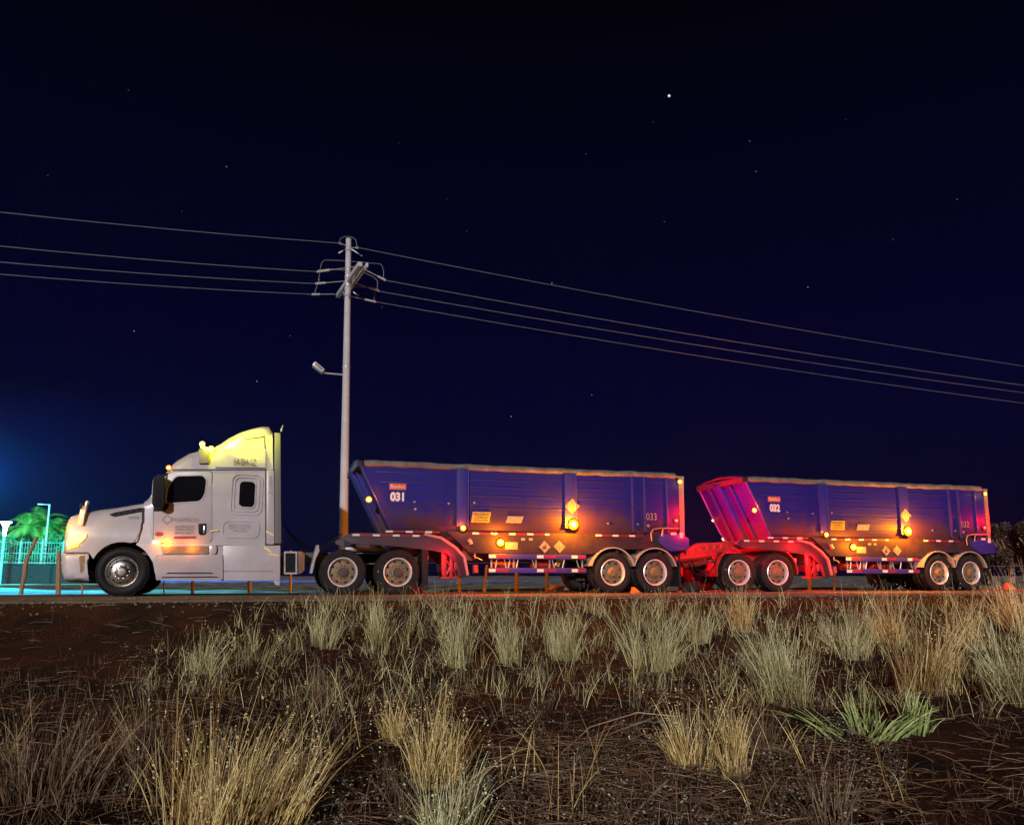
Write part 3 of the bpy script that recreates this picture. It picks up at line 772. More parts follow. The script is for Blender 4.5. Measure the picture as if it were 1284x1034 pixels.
    fin(bm, 'pressed_rib', T, 'rib')
    # hinge line bracket details
    bm = bmesh.new()
    for a, b in ((520, 629), (563, 631), (595, 630), (521, 638), (800, 657), (763, 656)):
        x, z = P(a, b); lathe(bm, [(.03, .02), (.03, -.01), (0, -.014)], x, .02, z, 10)
    x, z = P(813, 659); lathe(bm, [(.045, .02), (.04, -.02), (0, -.03)], x, .02, z, 12)
    fin(bm, 'stud', T, 'steel')
    # sub-frame side
    sx0, sx1 = PX(590), PX(745)
    bm = bmesh.new()
    prism(bm, [(sx0, .98), (sx1, .98), (sx1+.25, 1.12), (XR-.15, 1.12), (XR-.15, ZS), (PX(560), ZS), (PX(575), 1.25)], .06, .16, .015)
    prism(bm, [(sx0, .98), (sx1, .98), (sx1+.25, 1.12), (XR-.15, 1.12), (XR-.15, ZS), (PX(560), ZS), (PX(575), 1.25)], 2.34, 2.44, .015)
    fin(bm, 'side_frame', T, 'bluelow')
    bm = bmesh.new()
    for i in range(9): abox(bm, sx0+.2+i*.62, sx0+.28+i*.62, .16, 2.34, 1.0, 1.2, .005)
    for y in (.8, 1.6): abox(bm, sx0, XR-.1, y, y+.1, .82, 1.12, .01)
    fin(bm, 'cross_member', T, 'dark')
    # gooseneck
    neck = smoothpoly(pp([(428, 675), (434, 670), (444, 667.6), (532, 669.4), (553, 674), (571, 686), (582, 698), (586.5, 722), (577, 726), (573.5, 706), (560, 692.5), (540, 689.5), (500, 685), (470, 682.5), (440, 681.5)]), .08)
    bm = bmesh.new(); prism(bm, neck, .02, .14, .02); prism(bm, neck, 2.36, 2.48, .02)
    for a in (445, 480, 520): abox(bm, PX(a)-.05, PX(a)+.05, .14, 2.36, 1.16, 1.34, .01)
    abox(bm, PX(572), PX(580), .14, 2.36, .55, .75, .01)
    fin(bm, 'gooseneck', T, mat('faded_frame', (.035, .012, .025), .5, col2=(.022, .010, .022), scale=3))
    bm = bmesh.new()                                              # pale flange on the outer curve of the neck
    fl = [(532, 669.6), (553, 674.2), (571, 686.2), (582, 698.2), (586.3, 721)]
    for a, b in zip(fl, fl[1:]):
        A = Vector(P(*a)); B = Vector(P(*b)); d = (B-A).normalized(); nn = Vector((-d.y, d.x))*.03
        prism(bm, [tuple(A+nn), tuple(B+nn), tuple(B-nn), tuple(A-nn)], -.04, .20)
    fin(bm, 'neck_flange', T, mat('pale_flange', (.26, .13, .13), .5))
    # landing leg behind the neck
    bm = bmesh.new()
    abox(bm, PX(558), PX(563), .25, .38, .42, 1.2, .01); abox(bm, PX(567), PX(571), .25, .36, .40, 1.1, .01)
    tube(bm, [Q(556, 697, .3), Q(572, 720, .3)], .03); tube(bm, [Q(571, 697, .3), Q(559, 722, .3)], .03); abox(bm, PX(555), PX(575), .2, .45, .36, .41, .005)
    for k in range(5): tube(bm, [Q(557+k*3.4, 694, .42), Q(561+k*2.6, 724, .42)], .016, 6)
    fin(bm, 'landing_leg', T, 'rframe')
    point('tail_glow', (PX(563), -.30, .95), (1, .0, .01), 26, .05, T); point('tail_glow', (PX(540), -.2, .95), (1, .0, .01), 5, .05, T)
    # post and hose bundle behind the neck
    bm = bmesh.new(); tube(bm, [Q(595.5, 680, .1), Q(595.5, 700, .1)], .012, 6); tube(bm, [Q(590, 680, .1), Q(598, 690, .1), Q(594, 697, .1), Q(604, 702, .1)], .014, 6); tube(bm, [Q(588, 676, .0), Q(591, 682, .0)], .05, 10)
    fin(bm, 'hose', T, 'steel')
    bm = bmesh.new(); tube(bm, [Q(596, 708, .15), Q(596, 718, .15)], .07, 12); fin(bm, 'air_cylinder', T, 'rframe')
    # tape
    def tape(name, l, py_, h, y=.0, z=None, pat=(10, 14)):
        bm = bmesh.new(); a, b = l; x = PX(a, py_); xe = PX(b, py_); zz = P(a, py_)[1] if z is None else z; k = 0
        while x < xe-.02:
            w = .17 if k % 2 == 0 else .30
            w = min(w, xe-x); abox(bm, x, x+w-.004, y-.006, y+.004, zz-h/2, zz+h/2, 0, k % 2)
            x += w; k += 1
        fin(bm, name, T, ['whitetape', 'redtape'], 0)
    tape('reflective_tape', (484, 552), 665.2, .045, .02, z=ZS-.03)
    tape('reflective_tape', (442, 531), 670.3, .045, .014)
    tape('reflective_tape', (593, 690), 668, .045, .055, z=ZS-.04)
    tape('reflective_tape', (748, 808), 670.5, .045, .055, z=ZS-.04)
    # side guard
    gx0, gx1 = PX(613, 705), PX(735, 705); za, zb = P(613, 693.8)[1], P(613, 711.5)[1]
    bm = bmesh.new(); abox(bm, gx0, gx1, -.005, .045, za-.13, za, .01); abox(bm, gx0, gx1, -.005, .045, zb-.13, zb, .01)
    fin(bm, 'guard_rail', T, 'rib')
    bm = bmesh.new()
    for (a, b) in ((617, 617), (625, 622), (633, 636), (642, 638), (645, 645), (652, 648), (667, 673), (673, 673), (690, 690), (693, 697), (710, 706), (723, 728), (731, 731)):
        abox(bm, PX(a)-.02, PX(a)+.02, .05, .09, zb-.05, za, .0) if a == b else tube(bm, [(PX(a), .08, za-.05), (PX(b), .08, zb-.05)], .018, 6)
    tube(bm, [Q(696, 709, .3), Q(699, 703, .3), Q(708, 703, .3)], .05, 8)
    fin(bm, 'guard_strut', T, 'steel')
    bm = bmesh.new()
    for zz in (za, zb):
        for k, t in enumerate((0, .485, .975)):
            x = gx0+(gx1-gx0)*t
            if k < 2: abox(bm, x, x+.17, -.012, .0, zz-.10, zz-.03, 0, 0); abox(bm, x+.171, x+.50, -.012, .0, zz-.10, zz-.03, 0, 1)
            else: abox(bm, x-.33, x-.17, -.012, .0, zz-.10, zz-.03, 0, 0); abox(bm, x-.169, x+.06, -.012, .0, zz-.10, zz-.03, 0, 1)
    fin(bm, 'reflective_tape', T, ['whitetape', 'redtape'], 0)
    # air tanks under the frame
    bm = bmesh.new()
    for a in (640, 690): tube(bm, [(PX(a)-.35, .5, .72), (PX(a)-.32, .5, .72), (PX(a)+.32, .5, .72), (PX(a)+.35, .5, .72)], [.06, .14, .14, .06], 16)
    fin(bm, 'air_tank', T, 'rframe')
    # signs
    x0, z0 = P(603.3, 648.2); w, h = .46, .26
    bm = bmesh.new(); prism(bm, [(x0-w/2-.02, z0-h/2), (x0+w/2-.02, z0-h/2), (x0+w/2+.02, z0+h/2), (x0-w/2+.02, z0+h/2)], -.005, .03, .004)
    sg = fin(bm, 'warning_sign', T, 'yellowsign')
    text('PELIGRO', .085, x0, z0+.065, -.008, 'ink', sg, width=.38); text('CARGA', .075, x0, z0-.01, -.008, 'ink', sg, width=.34); text('ANCHA', .075, x0, z0-.08, -.008, 'ink', sg, width=.36)
    x0, z0 = P(645.6, 651.3); w, h = .42, .17
    bm = bmesh.new(); prism(bm, [(x0-w/2-.03, z0-h/2), (x0+w/2-.05, z0-h/2), (x0+w/2+.02, z0+h/2), (x0-w/2+.02, z0+h/2)], -.02, .01, .004)
    fin(bm, 'blank_plate', T, 'plate')
    bm = bmesh.new(); x0, z0 = P(642, 684); prism(bm, rrect(x0-.16, x0+.16, z0-.09, z0+.09, .01), .045, .06, 0); fin(bm, 'data_plate', T, 'plate')
    bm = bmesh.new()
    for a in (656.7, 666.3): x0, z0 = P(a, 675.7); prism(bm, rrect(x0-.05, x0+.05, z0-.03, z0+.03, .005), .045, .06, 0)
    fin(bm, 'reflector', T, 'plate')
    def diamond(px_, py_, r, y, sym, name='hazard_placard'):
        x0, z0 = P(px_, py_); bm = bmesh.new()
        prism(bm, [(x0-r, z0), (x0, z0-r), (x0+r, z0), (x0, z0+r)], y-.008, y, 0)
        o = fin(bm, name, T, 'plate')
        bm = bmesh.new(); q, s = r*.88, r*.82
        frame(bm, [(x0-q, z0), (x0, z0-q), (x0+q, z0), (x0, z0+q)], [(x0-s, z0), (x0, z0-s), (x0+s, z0), (x0, z0+s)], y-.012, y-.008)
        if sym == 'flame':
            prism(bm, [(x0-.05, z0-.06), (x0+.05, z0-.06), (x0+.055, z0), (x0+.01, z0+.09), (x0-.01, z0+.02), (x0-.055, z0+.03)], y-.012, y-.008)
        else:
            for k in range(-2, 3):
                abox(bm, x0+k*r*.3-.008, x0+k*r*.3+.008, y-.012, y-.008, z0-r*.5*(1-abs(k)/3), z0+r*.55*(1-abs(k)/3))
        fin(bm, 'placard_symbol', o, 'ink', 0)
    diamond(716.6, 634.5, .20, -.04, 'bars'); diamond(683.6, 685.4, .155, .05, 'flame'); diamond(702.2, 685.2, .155, .05, 'bars')
    # number and red sticker
    x0, z0 = P(499.2, 623); text(number, .27, x0, z0, .018, 'whiteink', T, 'fleet_number', width=.33, bold=.014)
    x0, z0 = P(499, 609.8); bm = bmesh.new(); prism(bm, rrect(x0-.20, x0+.20, z0-.075, z0+.075, .012), .015, .024, 0); st = fin(bm, 'maker_sticker', T, 'sticker')
    text('Randon', .11, x0, z0, .012, 'whiteink', st, width=.33)
    x0, z0 = P(817.5, 648); text('033' if number == '031' else '032', .26, x0, z0, .020, 'plate', T, 'fleet_number', width=.30)
    # fenders and flaps
    r1, r2 = PX(769, 714), PX(822, 714)
    for xw in (r1, r2):
        bm = bmesh.new(); R0, R1 = .605, .632; o = []; i_ = []
        for k in range(25):
            a = rad(14+152*k/24); o.append((xw+R1*math.cos(a), .53+R1*math.sin(a))); i_.append((xw+R0*math.cos(a), .53+R0*math.sin(a)))
        prism(bm, o+i_[::-1], -.02, .62, 0); prism(bm, o+i_[::-1], 1.88, 2.52, 0)
        fin(bm, 'fender', T, mat('grey_fender', (.28, .26, .25), .5))
        axle(T, xw, 'trailer')
    bm = bmesh.new(); abox(bm, PX(851), PX(853.4), .0, .62, .15, 1.0, .0); abox(bm, PX(851), PX(853.4), 1.88, 2.5, .15, 1.0, .0); fin(bm, 'mudflap', T, 'rubber')
    # rear: door frame, bumper box, ladder loop
    zt = ZT-.12
    xr = XR
    bm = bmesh.new()
    for y in (.0, 2.42):
        abox(bm, xr-.12, xr-.02, y, y+.08, 1.5, zt+.05, .01); tube(bm, [(xr+.02, y+.04, zt+.03), (xr-.02, y+.04, 1.35)], .03, 8)
        tube(bm, [(xr-.2, y+.04, zt+.05), (xr+.05, y+.04, zt+.04)], .03, 8)
    abox(bm, xr-.10, xr-.03, .08, 2.42, zt-.1, zt+.04, .01)
    fin(bm, 'rear_frame', T, mat('dull_rear_steel', (.14, .11, .11), .5))
    bm = bmesh.new()
    prism(bm, [(xr-.09, zt-.1), (xr-.02, zt-.1), (xr-.02, 1.4), (xr-.09, 1.4)], .10, 2.40, .01)
    for k in range(5): abox(bm, xr-.02, xr+.03, .15, 2.35, 1.5+k*.33, 1.56+k*.33, .01)
    fin(bm, 'tailgate', T, 'blue')
    bm = bmesh.new(); prism(bm, smoothpoly([(PX(826, 670), 1.30), (PX(826, 670), 1.52), (xr-.15, 1.52), (xr+.12, 1.42), (xr+.12, 1.12), (PX(838, 670), 1.08)], .04), -.01, .14, .02)
    abox(bm, xr-.05, xr+.08, .14, 2.36, 1.10, 1.34, .01); prism(bm, [(PX(826, 670), 1.30), (xr+.12, 1.4), (xr+.12, 1.12), (PX(838, 670), 1.08)], 2.36, 2.5, .02)
    fin(bm, 'rear_bumper', T, 'rib')
    bm = bmesh.new(); z_ = P(820, 663)[1]
    tube(bm, [Q(817, 678, -.02), Q(816.5, 668, -.04), Q(819, 663.4, -.05), Q(828, 662, -.05), Q(851, 662.5, -.04)], .022, 8); tube(bm, [Q(830, 672, -.02), Q(831, 664, -.04), Q(834, 662, -.05)], .022, 8)
    fin(bm, 'grab_rail', T, 'steel')
    bm = bmesh.new(); x, z = P(845, 669); abox(bm, x-.1, x+.06, -.03, -.01, z-.03, z+.03, .005); x, z = P(854, 671); abox(bm, x-.05, x+.05, -.03, -.01, z-.07, z+.07, .005); fin(bm, 'reflector', T, 'whitetape')
    # lamps: (px, py, lens, radius, light colour, watts, stand-off)
    A = (1, .34, .03)
    for (a, b, mt, r, w, off) in ((462.5, 626, 'amberhot', .065, 4.0, .24), (580, 662, 'amberhot', .065, 4.5, .25), (628, 680, 'amberhot', .085, 22, .34), (718, 657.5, 'amberhot', .115, 60, .34)):
        x, z = P(a, b); y = .0 if a < 500 else (-.05 if a in (580, 718) else .04)
        lamp(T, x, z, y, mt, r); point('marker_glow', (x, y-off, z), (1, .25, .0) if w > 5 else (1, .16, .0), w*(7.5 if w > 5 else 6), .04, T)
    x, z = P(848, 652.5); lamp(T, x, z, .01, 'redhot', .05, 'rear_marker_lamp'); point('rear_marker_glow', (x, -.25, z), (1, .0, .02), 14.0, .03, T)
    x, z = P(852, 605); lamp(T, x, z+.02, -.01, 'amberhot', .06, 'top_rear_lamp'); point('top_rear_glow', (x+.05, -.22, z), (1, .50, .0), 5, .03, T)
    x, z = P(854, 605);
    bm = bmesh.new(); abox(bm, xr-.10, xr-.04, -.03, .0, 1.75, 2.35, .01); fin(bm, 'stop_light_bar', T, lampmat('stop_lens', (1.0, .03, .015), 3.2))
    point('stop_bar_glow', (xr-.0, -.30, 2.1), (1, .0, .0), 80, .05, T)
    # the same side lamps on the far side light the verge and the posts behind
    for a, w in ((492, 170), (560, 45), (628, 110), (700, 90)):
        x = PX(a, 670); lamp_z = 1.55
        bm = bmesh.new(); lathe(bm, [(.05, -.02), (.05, .02), (.03, .035), (0, .04)], x, 2.47, lamp_z, 14); fin(bm, 'far_marker_lamp', T, 'amberhot')
        point('far_marker_glow', (x, 2.75, lamp_z), (1, .27, .01), w, .05, T)
    # big tail lamps, facing back
    bm = bmesh.new()
    for y in (.30, .62, 1.75, 2.05):
        t = bmesh.new(); bmesh.ops.create_cone(t, cap_ends=True, segments=20, radius1=.07, radius2=.06, depth=.04); merge(bm, t, 0, Matrix.Translation((xr+.10, y, 1.22)) @ Matrix.Rotation(PI/2, 4, 'Y'))
    fin(bm, 'tail_lamp', T, 'redlamp')
    spot('tail_light', (xr+.18, .7, 1.35), (xr+2.2, 1.1, 1.5), (1, .0, .01), 1900, 130, .5, .12, T)
    # warm marker on the far front corner
    if number == '032':
      x = xfront(2.2); lamp(T, x-.02, 2.1, 2.45, 'cleardot', .03, 'far_marker_lamp')
    return T
T1 = make_trailer('031', 'dark blue dump trailer numbered 031, coupled directly behind the white truck')
shift(T1)
DX = 10.5
before = set(bpy.data.objects)
T2 = make_trailer('032', 'dark blue dump trailer numbered 032 with red-lit front wall, rear trailer of the pair')
shift(T2); T2.location.x += DX
T2['group'] = 'dark blue dump trailers'
# magenta wash on the front wall: added spot, no lamp body on trailer 1
spot('front_wall_wash', (XR+.15, .5, 2.0), (XR+2.4, 1.2, 2.3), (1, .0, .07), 2000, 120, .5, .12)
bpy.data.objects['front_wall_wash'].parent = T1; bpy.data.objects['front_wall_wash'].matrix_parent_inverse = Matrix.Translation(-T1.location)
# under-chassis red glow lamps of each trailer
# ------------------------------------------------------------------ dolly between the trailers
DL = thing('converter_dolly', (d1+DX+.55, 1.25, 0), 'red-lit two axle dolly with drawbar carrying the front of the rear trailer', 'dolly')
a1, a2 = d1+DX, d2+DX-.05
for x in (a1, a2): axle(DL, x, 'trailer')
bm = bmesh.new()
for y in (.72, 1.68): abox(bm, a1-.75, a2+.7, y, y+.1, .80, 1.02, .01)
for x in (a1-.7, a1+.55, a2+.6): abox(bm, x-.05, x+.05, .45, 2.05, .82, 1.0, .01)
fin(bm, 'dolly_frame', DL, 'rframe')
bm = bmesh.new()
xc = a1-1.85
prism(bm, [(a1-.7, .98), (a1-.7, .82), (xc, .78), (xc-.12, .86), (xc, .94)], .55, .66, .01); prism(bm, [(a1-.7, .98), (a1-.7, .82), (xc, .78), (xc-.12, .86), (xc, .94)], 1.75, 1.86, .01)
tube(bm, [(a1-.7, .8, .9), (xc-.2, 1.2, .82)], .06); tube(bm, [(a1-.7, 1.7, .9), (xc-.2, 1.3, .82)], .06); tube(bm, [(xc-.35, 1.25, .82), (xc-.2, 1.25, .82)], .08)
fin(bm, 'drawbar', DL, 'rframe')
bm = bmesh.new()
prism(bm, [(a1-1.55, 1.12), (a1-1.0, 1.28), (a1+.1, 1.38), (a2, 1.30), (a2+.1, 1.12), (a1-.3, 1.08), (a1-1.4, 1.02)], .30, .42, .02)
prism(bm, [(a1-1.6, 1.02), (a1-1.2, 1.10), (a1-.2, 1.22), (a1+.1, 1.12), (a1-1.4, .94)], .10, .22, .02)
for k in range(5): tube(bm, [(a1-1.5+.22*k, .15, .86+.03*k), (a1-1.3+.22*k, .15, 1.10+.04*k)], .03, 8)
tube(bm, [(a1-1.75, .12, 1.10), (a1-1.55, .12, 1.16), (a1-1.5, .12, .98)], .03, 8)
tube(bm, [(a1-1.9, .1, .86), (a1-1.5, .1, .90), (a1-.8, .12, .98)], .09, 10)
tube(bm, [(a1-1.6, .2, .70), (a1-1.1, .2, .76), (a1-.6, .2, .86)], .07, 10)
fin(bm, 'turntable', DL, 'rframe')
bm = bmesh.new(); lathe(bm, [(.0, -.05), (.5, -.05), (.5, .05), (0, .05)], 0, 0, 0, 32)
o = fin(bm, 'fifth_wheel', DL, 'steel'); o.rotation_euler = (PI/2, 0, 0); o.location = ((a1+a2)/2, 1.25, 1.12)
bm = bmesh.new(); o_ = []; i_ = []
for k in range(16):
    a = rad(95+95*k/15); o_.append((a1+.70*math.cos(a), .53+.66*math.sin(a))); i_.append((a1+.66*math.cos(a), .53+.62*math.sin(a)))
prism(bm, o_+i_[::-1], .02, .62, 0); prism(bm, o_+i_[::-1], 1.88, 2.48, 0)
o_ = []; i_ = []
for k in range(12):
    a = rad(-5+70*k/11); o_.append((a2+.66*math.cos(a), .53+.66*math.sin(a))); i_.append((a2+.62*math.cos(a), .53+.62*math.sin(a)))
prism(bm, o_+i_[::-1], .02, .62, 0)
fin(bm, 'fender', DL, 'rframe')
bm = bmesh.new(); pts = [(a1-1.5, .05, .75), (a1-1.35, .05, .50), (a1-1.1, .05, .42), (a1-.85, .05, .55), (a1-.7, .05, .80)]; tube(bm, pts, .018, 6); tube(bm, [(p[0]+.1, .12, p[2]+.1) for p in pts], .016, 6); fin(bm, 'air_line', DL, 'black')
bm = bmesh.new()
for y in (.25, 2.0): abox(bm, a2+.74, a2+.79, y, y+.3, .80, .92, .01)
fin(bm, 'tail_lamp', DL, 'redlamp')
spot('tail_light', (a2+.82, .25, .95), (a2+1.6, .10, .80), (1, .02, .02), 600, 140, .5, .08, DL)
point('dolly_red_fill', (a1-1.55, -.35, 1.55), (1, .0, .01), 85, .08, DL)  # added red fill lights, no lamp bodies at these points
point('dolly_red_fill', (a1+.6, -.35, 1.05), (1, .0, .01), 40, .08, DL)
point('dolly_red_fill', (a2+.75, -.40, 1.25), (1, .0, .01), 55, .08, DL); shift(DL)

# ------------------------------------------------------------------ utility pole and wires
YP = 6.6
def V(px_, py_, Y=YP): return Q(px_, py_, Y)
top = V(437.2, 299.5); base = V(429.5, 741); base.z = -.05
POLE = thing('utility_pole', base, 'tall round concrete power pole standing behind the gap between truck and front trailer', 'utility pole')
bm = bmesh.new(); n = 14
tube(bm, [base.lerp(top, i/n) for i in range(n+1)], [.155-.065*i/n for i in range(n+1)], 20); fin(bm, 'pole', POLE, 'concrete', 60)
bm = bmesh.new()
for t in (.86, .905, .885, .62):
    c = base.lerp(top, t); tube(bm, [c-Vector((0, 0, .03)), c+Vector((0, 0, .03))], .155-.065*t+.012, 20)
fin(bm, 'pole_band', POLE, 'galv')
# crossarm: runs across the road, its near end shows high on the right
ca = Q(423.5, 371, YP+1.5); cb = Q(451.8, 331, YP-1.5); za_ = (ca.z+cb.z)/2
arm0 = Vector((top.x-.02, YP+1.45, za_-.05)); arm1 = Vector((top.x+.08, YP-1.45, za_+.05))
bm = bmesh.new()
def beam(bm, a, b, w, h):
    d = (b-a); L_ = d.length; q = d.to_track_quat('X', 'Z').to_matrix().to_4x4()
    abox(bm, 0, L_, -w/2, w/2, -h/2, h/2, .008, 0, Matrix.Translation(a) @ q)
beam(bm, ca, cb, .13, .15); beam(bm, ca+Vector((.22, 0, 0)), cb+Vector((.22, 0, 0)), .06, .15)
fin(bm, 'crossarm', POLE, 'concrete')
bm = bmesh.new()
mid = ca.lerp(cb, .5)
for s in (.2, .8): beam(bm, ca.lerp(cb, s), Vector((mid.x, YP, mid.z-.7)), .03, .04)
beam(bm, V(424.5, 317.5), V(434, 312), .035, .035); beam(bm, V(440, 312), V(454, 321), .035, .035); beam(bm, V(443, 366), V(449.5, 370.5), .03, .03)
fin(bm, 'brace', POLE, 'galv')
wires = {  # left attach, right attach
 'L': [((425, 304.8), (0, 266), -.3), ((397.5, 340.6), (0, 308.5), -1.3), ((395.5, 355.6), (0, 328.5), 0.0), ((391, 369), (0, 343.8), 1.3)],
 'R': [((449.5, 310.6), (1284, 459), -.3), ((484, 351.6), (1284, 483), -1.3), ((476, 365.3), (1284, 492.3), 0.0), ((471.5, 378.4), (1284, 505.5), 1.3)]}
hgt = ['topmost', 'second highest', 'third', 'lowest']
def insul(a, b):
    bm = bmesh.new(); d = b-a; k = 7; pts = []; rr = []
    for i in range(k*2+1): pts.append(a.lerp(b, i/(k*2))); rr.append(.045 if i % 2 else .022)
    tube(bm, pts, rr, 10); fin(bm, 'insulator', POLE, 'porc')
ends = {}
for side in 'LR':
    for i, (a, b, dy) in enumerate(wires[side]):
        Y = YP+dy; A = Q(*a, Y)
        # the wires follow the road; the left spans swing slightly towards the camera
        yb = Y if side == 'R' else Y-.9
        B = Q(*b, yb)
        ends[side, i] = A
        bm = bmesh.new(); pts = []
        ext = 1.5
        sag = .30 if side == 'R' else .10
        for k in range(41):
            t = ext*k/40; p = A.lerp(B, t) if t <= 1 else A+(B-A)*t
            p.z -= sag*4*t*(1-t)*.5
            pts.append(p)
        tube(bm, pts, .0135, 6)
        o = fin(bm, 'power_line', None, 'wire')
        tag(o, '%s of the four thin power lines running %s from the pole' % (hgt[i], 'left' if side == 'L' else 'right'), 'power line', 'overhead power lines')
        pole_pt = V(437, a[1]+(4 if side == 'L' else 0), Y) if i == 0 else ca.lerp(cb, (.5-dy/3.0))
        e = A.lerp(pole_pt, .30); insul(A, e); 
        bm = bmesh.new(); tube(bm, [e, pole_pt], .012, 6); fin(bm, 'strain_rod', POLE, 'galv')
# jumper loops
def loop(l, Y=YP, Y2=None):
    bm = bmesh.new(); n = len(l); pts = [Q(a, b, Y+(0 if Y2 is None else (Y2-Y)*i/(n-1))) for i, (a, b) in enumerate(l)]
    out = [pts[0]]
    for a, b, c in zip(pts, pts[1:], pts[2:]):
        out += [a.lerp(b, .75), b.lerp((a+c)/2, .12), b.lerp(c, .25)]
    out.append(pts[-1]); tube(bm, out, .014, 6); fin(bm, 'jumper_wire', POLE, 'wire')
loop([(425.5, 304), (427, 299), (432, 296.5), (440, 297), (446, 300), (447.5, 309)])
loop([(397, 342), (400.5, 341), (403.5, 329), (407, 326), (432, 327), (465, 330), (478, 331), (480.8, 338), (481, 351)])
loop([(399, 352), (401.5, 340), (412, 337), (435, 339), (455, 341), (468, 347), (473.6, 352), (473, 364)])
loop([(394.5, 368), (397, 360), (401, 350)])
loop([(443, 359), (456, 360), (466, 360.5), (469.8, 365), (469.3, 377)])
# flood lamp on its arm
bm = bmesh.new(); tube(bm, [V(431, 469.8), V(407, 467.6)], .026, 8); fin(bm, 'lamp_arm', POLE, 'galv')
c = V(399.3, 461.3); bm = bmesh.new()
abox(bm, -.20, .20, -.16, .16, -.075, .075, .03, 0, Matrix.Translation(c) @ Matrix.Rotation(rad(38), 4, 'Y'))
abox(bm, .14, .25, -.04, .04, -.04, .04, .01, 0, Matrix.Translation(c) @ Matrix.Rotation(rad(38), 4, 'Y'))
fl_ = fin(bm, 'floodlight', POLE, 'galv')
bm = bmesh.new(); abox(bm, -.15, .13, -.175, -.160, -.045, .045, .004, 0, Matrix.Translation(c) @ Matrix.Rotation(rad(38), 4, 'Y')); fin(bm, 'floodlight_lens', fl_, 'plate')
shift(POLE)
fl_c = [o for o in bpy.data.objects if o.parent == fl_]

# ------------------------------------------------------------------ posts along the far verge
def post(px_, ptop, w, kind, label, Y=4.4, lean=0.0, bottom=743, square=True):
    w *= .78
    x, z = P(px_, ptop, Y); x0 = PX(px_-lean, 742, Y)
    t = thing if False else None
    bm = bmesh.new(); zb = ground_z(x0, Y)-.1
    hw = w/2
    pts = [Vector((x0, Y, zb)).lerp(Vector((x, Y, z)), i/5)+Vector((.012*noise.noise((px_, i, 0)), 0, 0)) for i in range(6)]
    tube(bm, pts, [hw*(1-.04*i+.06*noise.noise((px_, i*2, 1))) for i in range(6)], 7)
    o = fin(bm, 'fence_post', None, kind, 50)
    # origin at the base
    o.data.transform(Matrix.Translation((-x0, -Y, -zb))); o.location = (x0, Y, zb)
    return tag(o, label, 'post', 'fence posts behind the truck and trailers')
post(74, 690, .17, 'wood', 'thick brown fence post just in front of the truck bumper')
post(103.5, 700, .07, 'wood', 'thin brown fence post seen under the truck bumper')
post(242, 700, .12, 'palepost', 'pale fence post seen under the middle of the cab skirt')
post(206, 702, .06, 'palepost', 'thin fence post just right of the front wheel')
post(313.5, 700, .15, 'palepost', 'wide pale fence post seen under the sleeper')
post(364.5, 690, .10, 'palepost', 'pale fence post seen below the tank behind the cab')
post(610.5, 708, .12, 'wood', 'leaning orange-lit fence post left under the front trailer guard rail', lean=4)
post(647.5, 708, .17, 'wood', 'stout square-looking orange-lit fence post under the front trailer guard rail')
post(685.5, 706, .15, 'wood', 'orange-lit fence post right under the front trailer guard rail')
post(576, 716, .14, 'wood', 'reddish fence post under the neck of the front trailer')
post(1015, 718, .18, 'wood', 'red-lit stout fence post behind the right end of the dolly')
post(1047, 712, .09, 'wood', 'thin red-lit fence post under the rear trailer front')
# crooked stick
bm = bmesh.new(); tube(bm, [Q(26.5, 745, 4.2), Q(27.5, 735, 4.2), Q(31, 720, 4.2), Q(31.5, 710, 4.2), Q(35, 698, 4.2), Q(41, 685, 4.2), Q(46.5, 672.5, 4.2)], [.05, .05, .055, .06, .045, .04, .05], 8)
o = fin(bm, 'crooked_stake', None, 'wood', 50)
tag(o, 'crooked leaning branch used as a stake at the far left', 'stake')
# strand wire
for k, (h_, nm) in enumerate(((.55, 'lower'), (.95, 'upper'))):
    bm = bmesh.new(); pts = []
    for i in range(90):
        x = -14+i*.5; pts.append((x, 4.38, ground_z(x, 4.4)+h_-.05*abs(math.sin(x*.9))))
    tube(bm, pts, .008, 5); o = fin(bm, 'fence_wire', None, 'wire'); tag(o, '%s slack wire strung between the posts behind the truck' % nm, 'wire', 'wires of the post fence')

# ------------------------------------------------------------------ lit yard on the left
YF = 42.0
wallcol = mat('dark_block_wall', (.010, .010, .018), .9, col2=(.006, .006, .010), scale=2)
xa, xb = PX(-60, 700, YF), PX(150, 700, YF)
zt_ = P(40, 708, YF)[1]; zf_ = P(40, 679, YF)[1]
bm = bmesh.new(); abox(bm, xa, xb, YF, YF+.25, -.2, zt_, .0); abox(bm, xa, xb, YF-.04, YF+.29, zt_+.002, zt_+.08, .01)
o = fin(bm, 'boundary_wall', None, wallcol); tag(o, 'low dark boundary wall below the cyan fence at the far left', 'wall')
FN = thing('steel_fence', (xa, YF+.12, zt_), 'tall cyan-lit steel fence standing on the dark wall at the far left', 'fence')
fencem = mat('pale_fence_paint', (.20, .32, .36), .6)
k = 0; x = xa
while x < xb:
    bm = bmesh.new(); tube(bm, [(x, YF+.12, zt_+.08), (x, YF+.12, zf_+.15)], .05, 6); fin(bm, 'fence_upright', FN, fencem); x += 1.3
bm = bmesh.new()
x = xa
while x < xb:
    tube(bm, [(x, YF+.12, zt_+.08), (x, YF+.12, zf_+.02)], .014, 4); x += .16
for z in (zt_+.15, (zt_+zf_)/2, zf_-.05): tube(bm, [(xa, YF+.12, z), (xb, YF+.12, z)], .025, 6)
fin(bm, 'fence_mesh', FN, fencem)
shift(FN)
